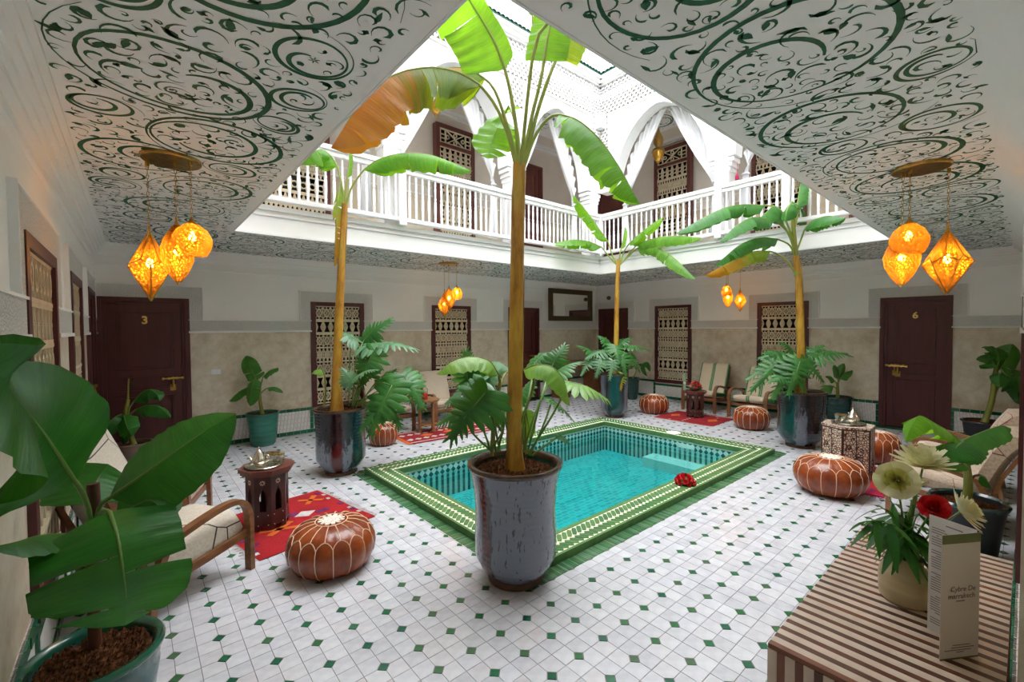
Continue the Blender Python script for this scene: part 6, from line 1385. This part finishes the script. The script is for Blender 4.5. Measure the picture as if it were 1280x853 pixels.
# ---- large glazed pot in the near left corner
r = thing('potted_banana_plant', 'broad-leaved banana plant in the big streaked green pot at the near left corner', 'potted plant', (-.138, 2.235, 0)); O = V3((-.138, 2.235, 0))
rim_m[0] = 'rim_green'; Rb = .198
pot(r, [(Rb*.66, 0), (Rb*.70, .03), (Rb*.80, .12), (Rb*.90, .24), (Rb*.955, .31), (Rb*.93, .325), (Rb*.96, .34), (Rb*.97, .385)], 'pot_celadon', [(Rb*.93, .372), (Rb*.99, .374), (Rb*1.04, .388), (Rb*1.05, .402), (Rb*1.01, .413), (Rb*.93, .41), (Rb*.885, .395), (Rb*.86, .36)], None, .375, n=48)
d0 = dep_of(-.142, 2.30, .4); g = lambda px, py, dd=0: at(px, py, d0+dd)
trunk(r, O, [V3((-.142, 2.30, .34)), g(118, 780), g(117, 730), g(118, 640), g(116, 605)], (.020, .020), 'stem_brown', 'stem', 2)
DL_ = 'leaf_deep'
FC = (.06, -.90, .42)
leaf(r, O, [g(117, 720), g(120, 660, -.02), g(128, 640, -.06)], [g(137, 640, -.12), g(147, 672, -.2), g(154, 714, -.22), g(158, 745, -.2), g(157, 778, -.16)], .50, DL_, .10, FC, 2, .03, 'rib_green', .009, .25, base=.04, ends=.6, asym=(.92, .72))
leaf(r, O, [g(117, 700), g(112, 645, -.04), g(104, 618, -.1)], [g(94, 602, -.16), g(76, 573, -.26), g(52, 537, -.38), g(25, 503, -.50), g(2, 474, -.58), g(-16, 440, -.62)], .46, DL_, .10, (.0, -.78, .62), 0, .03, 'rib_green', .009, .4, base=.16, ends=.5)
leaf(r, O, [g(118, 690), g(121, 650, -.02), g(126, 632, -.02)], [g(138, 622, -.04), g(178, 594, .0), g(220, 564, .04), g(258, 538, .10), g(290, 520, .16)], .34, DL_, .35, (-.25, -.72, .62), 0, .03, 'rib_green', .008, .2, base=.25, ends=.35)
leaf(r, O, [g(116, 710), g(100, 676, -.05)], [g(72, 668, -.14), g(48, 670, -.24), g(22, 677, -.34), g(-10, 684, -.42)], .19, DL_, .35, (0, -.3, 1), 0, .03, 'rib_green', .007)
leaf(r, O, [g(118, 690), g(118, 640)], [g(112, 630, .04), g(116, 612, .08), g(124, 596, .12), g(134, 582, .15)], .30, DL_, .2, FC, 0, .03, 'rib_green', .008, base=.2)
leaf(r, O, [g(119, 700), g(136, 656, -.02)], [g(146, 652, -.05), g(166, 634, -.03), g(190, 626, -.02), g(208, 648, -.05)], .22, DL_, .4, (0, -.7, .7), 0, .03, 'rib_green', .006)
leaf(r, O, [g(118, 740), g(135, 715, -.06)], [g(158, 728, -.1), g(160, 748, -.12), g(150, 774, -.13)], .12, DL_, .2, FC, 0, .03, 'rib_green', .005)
# ---- dark pot with banana between the striped table and the boucle armchair
rim_m[0] = 'pot_dark'
r = thing('potted_banana_plant', 'bright-leaved banana plant in a black pot behind the striped table', 'potted plant', (4.42, .25, 0)); O = V3((4.42, .25, 0)); Rb = .205
pot(r, [(Rb*.72, 0), (Rb*.76, .06), (Rb*.84, .2), (Rb*.95, .365)], 'pot_black', [(Rb*.92, .35), (Rb*1.0, .352), (Rb*1.03, .372), (Rb*.97, .385), (Rb*.90, .37)], None, .33, n=36)
d0 = dep_of(4.42, .25, .4); g = lambda px, py, dd=0: at(px, py, d0+dd)
trunk(r, O, [V3((4.42, .25, .30)), g(1210, 600), g(1206, 570), g(1203, 553)], (.030, .018), 'stem_green')
trunk(r, O, [g(1209, 612), g(1216, 597), g(1224, 594)], (.011, .007), 'stem_brown', 'side_shoot')
L = [([(1204, 558)], [(1200, 552), (1186, 540), (1168, 529, -.05), (1152, 520, -.1), (1146, 523, -.12), (1138, 536, -.14), (1133, 549, -.14)], .26, .55, (-.25, .1, 1), 'leaf_high'), ([(1204, 558)], [(1201, 552), (1216, 545), (1236, 537), (1252, 532), (1262, 535)], .24, .55, (-.3, .1, 1), 'leaf_mid'), ([(1204, 560)], [(1197, 555, -.05), (1188, 553, -.1), (1178, 560, -.16), (1172, 576, -.2)], .34, .4, (-.5, .2, .7), 'leaf_deep'), ([(1205, 565)], [(1204, 552, -.1), (1195, 560, -.17), (1186, 575, -.2)], .3, .4, (-.5, .2, .6), 'leaf_deep'), ([(1207, 575)], [(1203, 580, -.08), (1194, 582, -.1), (1185, 584, -.12), (1178, 584, -.12)], .12, .3, (-.4, .2, .9), 'leaf_mid'), ([(1206, 565)], [(1210, 563, .05), (1220, 563, .05), (1230, 561, .06)], .12, .3, (-.3, .1, 1), 'leaf_mid'), ([(1224, 594)], [(1226, 594, 0), (1232, 598, -.02), (1239, 610, -.03)], .10, .5, (-.3, .1, 1), 'leaf_deep')]
for pet, bl, w, f, up, m in L: leaf(r, O, [g(*p) for p in pet], [g(*p) for p in bl], w, m, f, up, 1 if w > .25 else 0, .04, 'rib_green', .007, .3)

# ---------------------------------------------------------------- roses, striped table, vase, menu
def rose(b, c, R, axis=(0, 0, 1), rng=RP, petals=13, op=.5, first=0):
    """rings of petals wrapped round one another, the outer ones opening and rolling back at the lip"""
    ax = V3(axis).normalized(); e1 = ax.orthogonal().normalized(); e2 = ax.cross(e1); c = V3(c)
    rings = ((3, .20, .50, .0), (4, .36, .50, .02), (5, .56, .42, .10), (6, .80, .26, .20))[:4 if petals > 11 else 3]; k0 = .80/rings[-1][1]; nu, nv = (7, 5) if petals > 11 else (5, 3)
    for k, (n, rk, hk, lip) in enumerate(rings):
        if k < first: continue
        for j in range(n):
            a0 = 2*PI*j/n+k*.75+RP.uniform(-.08, .08); w = PI/n*1.30; vs = []; jit = RP.uniform(.94, 1.06)
            for v_ in range(nv):
                v = v_/(nv-1)
                for u_ in range(nu):
                    u = -1+2*u_/(nu-1); a = a0+u*w*(.55+.45*sin(PI*min(1, .2+v*.6)))
                    r = R*(.10+(rk*k0-.10)*(v**.75)*(.6+.4*op*1.4)*jit)+R*lip*(1 if v > .8 else 0)*(.4+op)-R*.03*(j % 2)
                    z = R*(-.30+.32*k/3*0+(hk+.34)*v*(1.1-.45*op*k/3))-R*(.16*u*u*v)+R*.05*v*sin(4.5*u+1.9*k+j)-(R*.10*(k/3)*op if v > .8 else 0)
                    vs.append(c+(e1*cos(a)+e2*sin(a))*r+ax*z)
            b.add(vs, [(q*nu+i, q*nu+i+1, (q+1)*nu+i+1, (q+1)*nu+i) for q in range(nv-1) for i in range(nu-1)])
def bouquet(x, y, z, R, n, rr, name, label, cat='bouquet', pale=.2):
    root = thing(name, label, cat, (x, y, z)); k = 0
    for i in range(n):
        q = (i+.5)/n; ph = math.acos(1-q*1.05 if q < .95 else 0); a = i*2.39996; d = V3((sin(ph)*cos(a), sin(ph)*sin(a), cos(ph)*.85)); b = MB(); rose(b, d*R, rr*RP.uniform(.85, 1.1), d, op=.35, petals=9)
        b.build('rose_head', 'petal_pink' if RP.random() < pale else 'petal_red', root, 70)
    b = MB(); b.lathe([(0, -.01), (R*.9, .0), (R*.95, R*.2), (R*.6, R*.6), (0, R*.75)], 12); b.build('leafy_base', 'leaf_plain', root); return root
bouquet(4.10, 2.17, .062, .085, 24, .034, 'rose_bouquet', 'round bouquet of red and pink roses lying on the pool kerb')
root = thing('rose_bowl', 'small bowl filled with red and pale roses on the far carved table', 'bowl', (7.52, 3.80, .478)); b = MB(); b.lathe([(.05, 0), (.10, .03), (.12, .06), (.11, .06), (0, .03)], 16); b.build('bowl', 'pot_terra', root, 60)
for i in range(14):
    q = (i+.5)/14; ph = math.acos(1-q*.98); a = i*2.4; d = V3((sin(ph)*cos(a), sin(ph)*sin(a), cos(ph))); b = MB(); rose(b, V3((0, 0, .06))+d*.085, .042, d, op=.3, petals=8); b.build('rose_head', 'petal_pink' if i % 4 == 1 else 'petal_red', root, 70)
b = MB(); b.lathe([(0, .06), (.09, .06), (.05, .12), (0, .13)], 10); b.build('leafy_base', 'leaf_plain', root)
# menu card standing on the small far table too: a pale green stub
b = MB(); b.box(-.045, .045, -.004, .004, 0, .30); o = b.build('card_stand', 'card_green', None); o.location = (7.42, 3.95, .478); o.rotation_euler = (0, 0, .9); tag(o, 'pale green and white card standing beside the bowl of roses', 'card'); b = MB(); b.box(-.046, .046, -.005, .005, .11, .15); b.build('white_band', 'paper', o)

TZ = .80; TX0, TX1, TY0, TY1 = 1.198, 2.235, .016, .412
root = thing('striped_table', 'console table of brown and cream striped wood at the near right', 'table', ((TX0+TX1)/2, (TY0+TY1)/2, 0)); O = V3(root.location)
b = MB(); b.box(TX0+.003, TX1-.003, TY0+.003, TY1-.003, TZ-.03, TZ-.012); b.box(TX0+.004, TX0+.02, TY0+.003, TY1-.003, 0, TZ-.03); b.box(TX1-.02, TX1-.004, TY0+.003, TY1-.003, 0, TZ-.03); b.build('carcass', 'walnut', root, None, O)
n = 50; pt = (TX1-TX0)/n; me = {}
for i in range(n):
    m = 'strip_light' if i % 2 else 'strip_dark'
    if m not in me: b = MB(); hw_ = pt*(.57 if i % 2 else .43)-.0003; b.box(-hw_, hw_, -(TY1-TY0)/2, (TY1-TY0)/2, 0, .012); o = b.build('top_strip', m, root); me[m] = o.data
    else: o = link('top_strip', me[m], root)
    o.location = V3((TX0+(i+.5)*pt, (TY0+TY1)/2, TZ-.012+RP.uniform(-.0002, .0002)))-O
n = 20; pt = (TY1-TY0)/n
for xx, sg in ((TX0, 1), (TX1, -1)):
    for i in range(n):
        m = 'end_light' if i % 2 else 'end_dark'
        if m not in me: b = MB(); b.box(-.002, .002, -pt/2*(1.1 if i % 2 else .9)+.0003, pt/2*(1.1 if i % 2 else .9)-.0003, 0, TZ-.0125); o = b.build('end_strip', m.replace('end', 'strip'), root); me[m] = o.data
        else: o = link('end_strip', me[m], root)
        o.location = V3((xx+sg*.002, TY0+(i+.5)*pt, 0))-O
# vase with flowers
def rp(px, py, dd=0, d=1.83*.696): return at(px, py, d+dd)
vc = rp(1134, 741); vx, vy = vc.x+.015, vc.y+.005
root = thing('stoneware_vase', 'cream stoneware vase holding white and red flowers, on the striped table', 'vase', (vx, vy, TZ)); b = MB()
b.lathe([(0, .002), (.054, .0), (.061, .008), (.063, .03), (.0635, .07), (.060, .088), (.048, .098), (.038, .104), (.038, .125), (.041, .128), (.036, .128), (.034, .10), (0, .09)], 36); b.build('body', 'clay_cream', root, 60)
def flower(kind, px, py, dd, R, axis, label, group=None):
    c = rp(px, py, dd); root = thing(kind, label, 'flower', (vx, vy, TZ+.10), 0, group); O = V3(root.location)
    b = MB(); b.tube(smoothpts([V3((vx, vy, TZ+.10)), V3((vx*.6+c.x*.4, vy*.6+c.y*.4, TZ+.10+(c.z-TZ-.10)*.55)), c], 9), .0028, 6); b.build('flower_stem', 'rib_green', root, 60, O)
    b = MB(); ax = V3(axis).normalized()
    if kind == 'white_rose' or kind == 'red_flower':
        m = 'petal_white' if kind == 'white_rose' else 'petal_red'; rose(b, c, R, ax, op=.42 if kind == 'white_rose' else .25, petals=15, first=2 if kind == 'white_rose' else 0); b.build('petals', m, root, 70, O)
        if kind == 'white_rose': b = MB(); rose(b, c+ax*R*.12, R*.78, ax, op=.04, petals=15); b.build('heart', 'petal_heart', root, 70, O)
    else:
        e1 = ax.orthogonal().normalized(); e2 = ax.cross(e1)
        for k in range(64):
            ring_ = k/22; a = k*2*PI/16+k*.11; d = e1*cos(a)+e2*sin(a); t = e2*cos(a)-e1*sin(a); ln = R*(1-.17*ring_)*RP.uniform(.85, 1.1); el = .12+.42*ring_; vs = []
            for j in range(4):
                f = j/3; w = R*.13*sin(PI*(.18+.66*f)); p = c+d*(ln*f*cos(el))+ax*(ln*f*sin(el)+R*.10*f*f); vs += [p-t*w, p-ax*w*.25, p+t*w]
            b.add(vs, [(3*j+i, 3*j+i+1, 3*j+i+4, 3*j+i+3) for j in range(3) for i in range(2)])
        b.build('petals', 'petal_white', root, 70, O); b = MB(); b.lathe([(R*.22, 0), (R*.18, R*.12), (0, R*.16)], 8); b.v = [tuple(c+e1*p[0]+e2*p[1]+ax*p[2]) for p in b.v]; b.build('heart', 'petal_heart', root, 70, O)
toC = EYE-rp(1120, 600)
flower('white_rose', 1121, 601, 0, .064, toC.normalized()+V3((0, .05, .15)), 'open cream rose facing out, top left of the vase')
flower('white_dahlia', 1154, 582, .06, .080, (-.25, -.1, 1), 'spiky white flower seen from the side, at the top of the vase', 'white flowers in the vase')
flower('white_dahlia', 1200, 640, .02, .066, (.1, -.55, .35), 'spiky white flower turned away, right of the red bloom behind the menu', 'white flowers in the vase')
flower('red_flower', 1168, 636, -.02, .050, toC.normalized()+V3((0, 0, .5)), 'red bloom just above the top edge of the menu card')
flower('white_rose', 1145, 605, .05, .036, (.1, .2, 1), 'small cream bud tucked behind the open cream rose')
def sprig(k, ends, label):
    root = thing('foliage_stem', label, 'foliage', (vx, vy, TZ+.10), 0, 'leafy stems in the vase'); O = V3(root.location); s0 = V3((vx, vy, TZ+.10)); c = rp(*ends)
    P = smoothpts([s0, (s0+c)/2+V3((0, 0, .05)), c], 12); b = MB(); b.tube(P, .002, 5); b.build('stalk', 'rib_green', root, 60, O)
    for i in range(4, 12, 2):
        for s in (1, -1):
            a = RP.uniform(0, 6.28); d = V3((cos(a), sin(a), -.25+RP.uniform(-.5, .3))).normalized(); ln = RP.uniform(.06, .115); b = MB(); t = d.cross(V3((0, 0, 1))).normalized(); vs = []; uv = []
            for j in range(5): f = j/4; w = ln*.125*sin(PI*(.1+.85*f)); p = P[i]+d*ln*f-V3((0, 0, ln*.45*f*f)); vs += [p-t*w, p+V3((0, 0, -.002)), p+t*w]; uv += [(.3, f), (.5, f), (.7, f)]
            b.add(vs, [(3*j+q, 3*j+q+1, 3*j+q+4, 3*j+q+3) for j in range(4) for q in range(2)], uv); b.build('narrow_leaf', 'leaf_mid' if (i+s) % 3 else 'leaf_deep', root, 70, O)
for k, e in enumerate(((1098, 632, -.02), (1090, 650, -.04), (1108, 655, -.06), (1120, 640, 0), (1135, 640, .02), (1145, 660, -.05), (1152, 640, .02), (1128, 672, -.07), (1112, 625, .02), (1140, 625, .03))): sprig(k, e, 'green stem of narrow drooping leaves in the stoneware vase')
# three-sided menu card
def mp(px, py, d): return at(px, py, d)
A_ = mp(1174, 827, 1.5105*.696); B_ = mp(1222, 821, 1.5312*.696); C_ = mp(1159, 786, 1.6744*.696)
for p in (A_, B_, C_): p.z = TZ+.0006
HM = .303; root = thing('menu_card', 'tall folded menu card standing on the striped table, with an olive top band', 'menu', ((A_.x+B_.x)/2, (A_.y+B_.y)/2, TZ)); O = V3(root.location)
A_ -= O; B_ -= O; C_ -= O; cen = (A_+B_+C_)/3; up3 = V3((0, 0, HM))
def sheet(nm, p, q, m, lean=0, h=HM):
    n = (q-p).cross(V3((0, 0, 1))).normalized(); n = n if n.dot((p+q)/2-cen) > 0 else -n; b = MB(); t = .0006
    vs = [p, q, q+V3((0, 0, h)), p+V3((0, 0, h))]; vs = [v+n*t for v in vs]+[v-n*t for v in vs]; b.add(vs, [(0, 1, 2, 3), (7, 6, 5, 4), (0, 4, 5, 1), (1, 5, 6, 2), (2, 6, 7, 3), (3, 7, 4, 0)]); o = b.build(nm, m, root); return o, n
fo, nf = sheet('front_panel', A_, B_, 'paper'); ba, nb = sheet('inner_panel', C_, B_+V3((.004, .006, 0)), 'paper_in', 0, HM+.002)
def on(p, q, n, u, z): return p+(q-p)*u+V3((0, 0, z))+n*.0012
b = MB(); b.add([on(A_, B_, nf, u, z) for u, z in ((0, HM-.022), (1, HM-.022), (1, HM), (0, HM))], [(0, 1, 2, 3)]); b.add([on(A_, B_, nf, u, z) for u, z in ((0, .0), (1, .0), (1, .004), (0, .004))], [(0, 1, 2, 3)]); b.build('olive_band', 'olive', fo)
def frame_on(p, q, n, u, z):
    x = (q-p).normalized(); x = x if x.cross(V3((0, 0, 1))).dot(n) > 0 else -x; o = on(p, q, n, u, z); return Matrix(((x.x, 0, n.x, o.x), (x.y, 0, n.y, o.y), (x.z, 1, n.z, o.z), (0, 0, 0, 1)))
text('printed_title', 'Cybre De', .0175, fo, frame_on(A_, B_, nf, .56, .170), 'ink', .0002, shear=.12); text('printed_title', 'marrakech', .0175, fo, frame_on(A_, B_, nf, .53, .153), 'ink', .0002); text('printed_line', 'restaurant', .006, fo, frame_on(A_, B_, nf, .5, .142), 'ink', .0002)
b = MB()
for z, u0, u1 in ((.033, .32, .78), (.027, .28, .88), (.021, .12, .80), (.016, .42, .62)): b.add([on(A_, B_, nf, u, zz) for u, zz in ((u0, z), (u1, z), (u1, z+.0022), (u0, z+.0022))], [(0, 1, 2, 3)])
stuff(b.build('small_print', 'ink', fo))
nb2 = -nb; b = MB(); z = HM-.03; k = 0      # lines of the list printed inside, seen over the front panel
while z > .02:
    u0 = .06+.10*(k % 7 == 3); u1 = RP.uniform(.30, .60) if k % 3 else RP.uniform(.2, .4)
    b.add([C_+(B_-C_)*u+V3((0, 0, zz))+nb2*.0012 for u, zz in ((u0, z), (u1, z), (u1, z+.0022), (u0, z+.0022))], [(0, 1, 2, 3)]); z -= .0062 if k % 8 != 7 else .016; k += 1
b.add([C_+(B_-C_)*u+V3((0, 0, zz))+nb2*.0012 for u, zz in ((.35, HM-.016), (.68, HM-.016), (.68, HM-.013), (.35, HM-.013))], [(0, 1, 2, 3)]); stuff(b.build('printed_list', 'ink', ba))
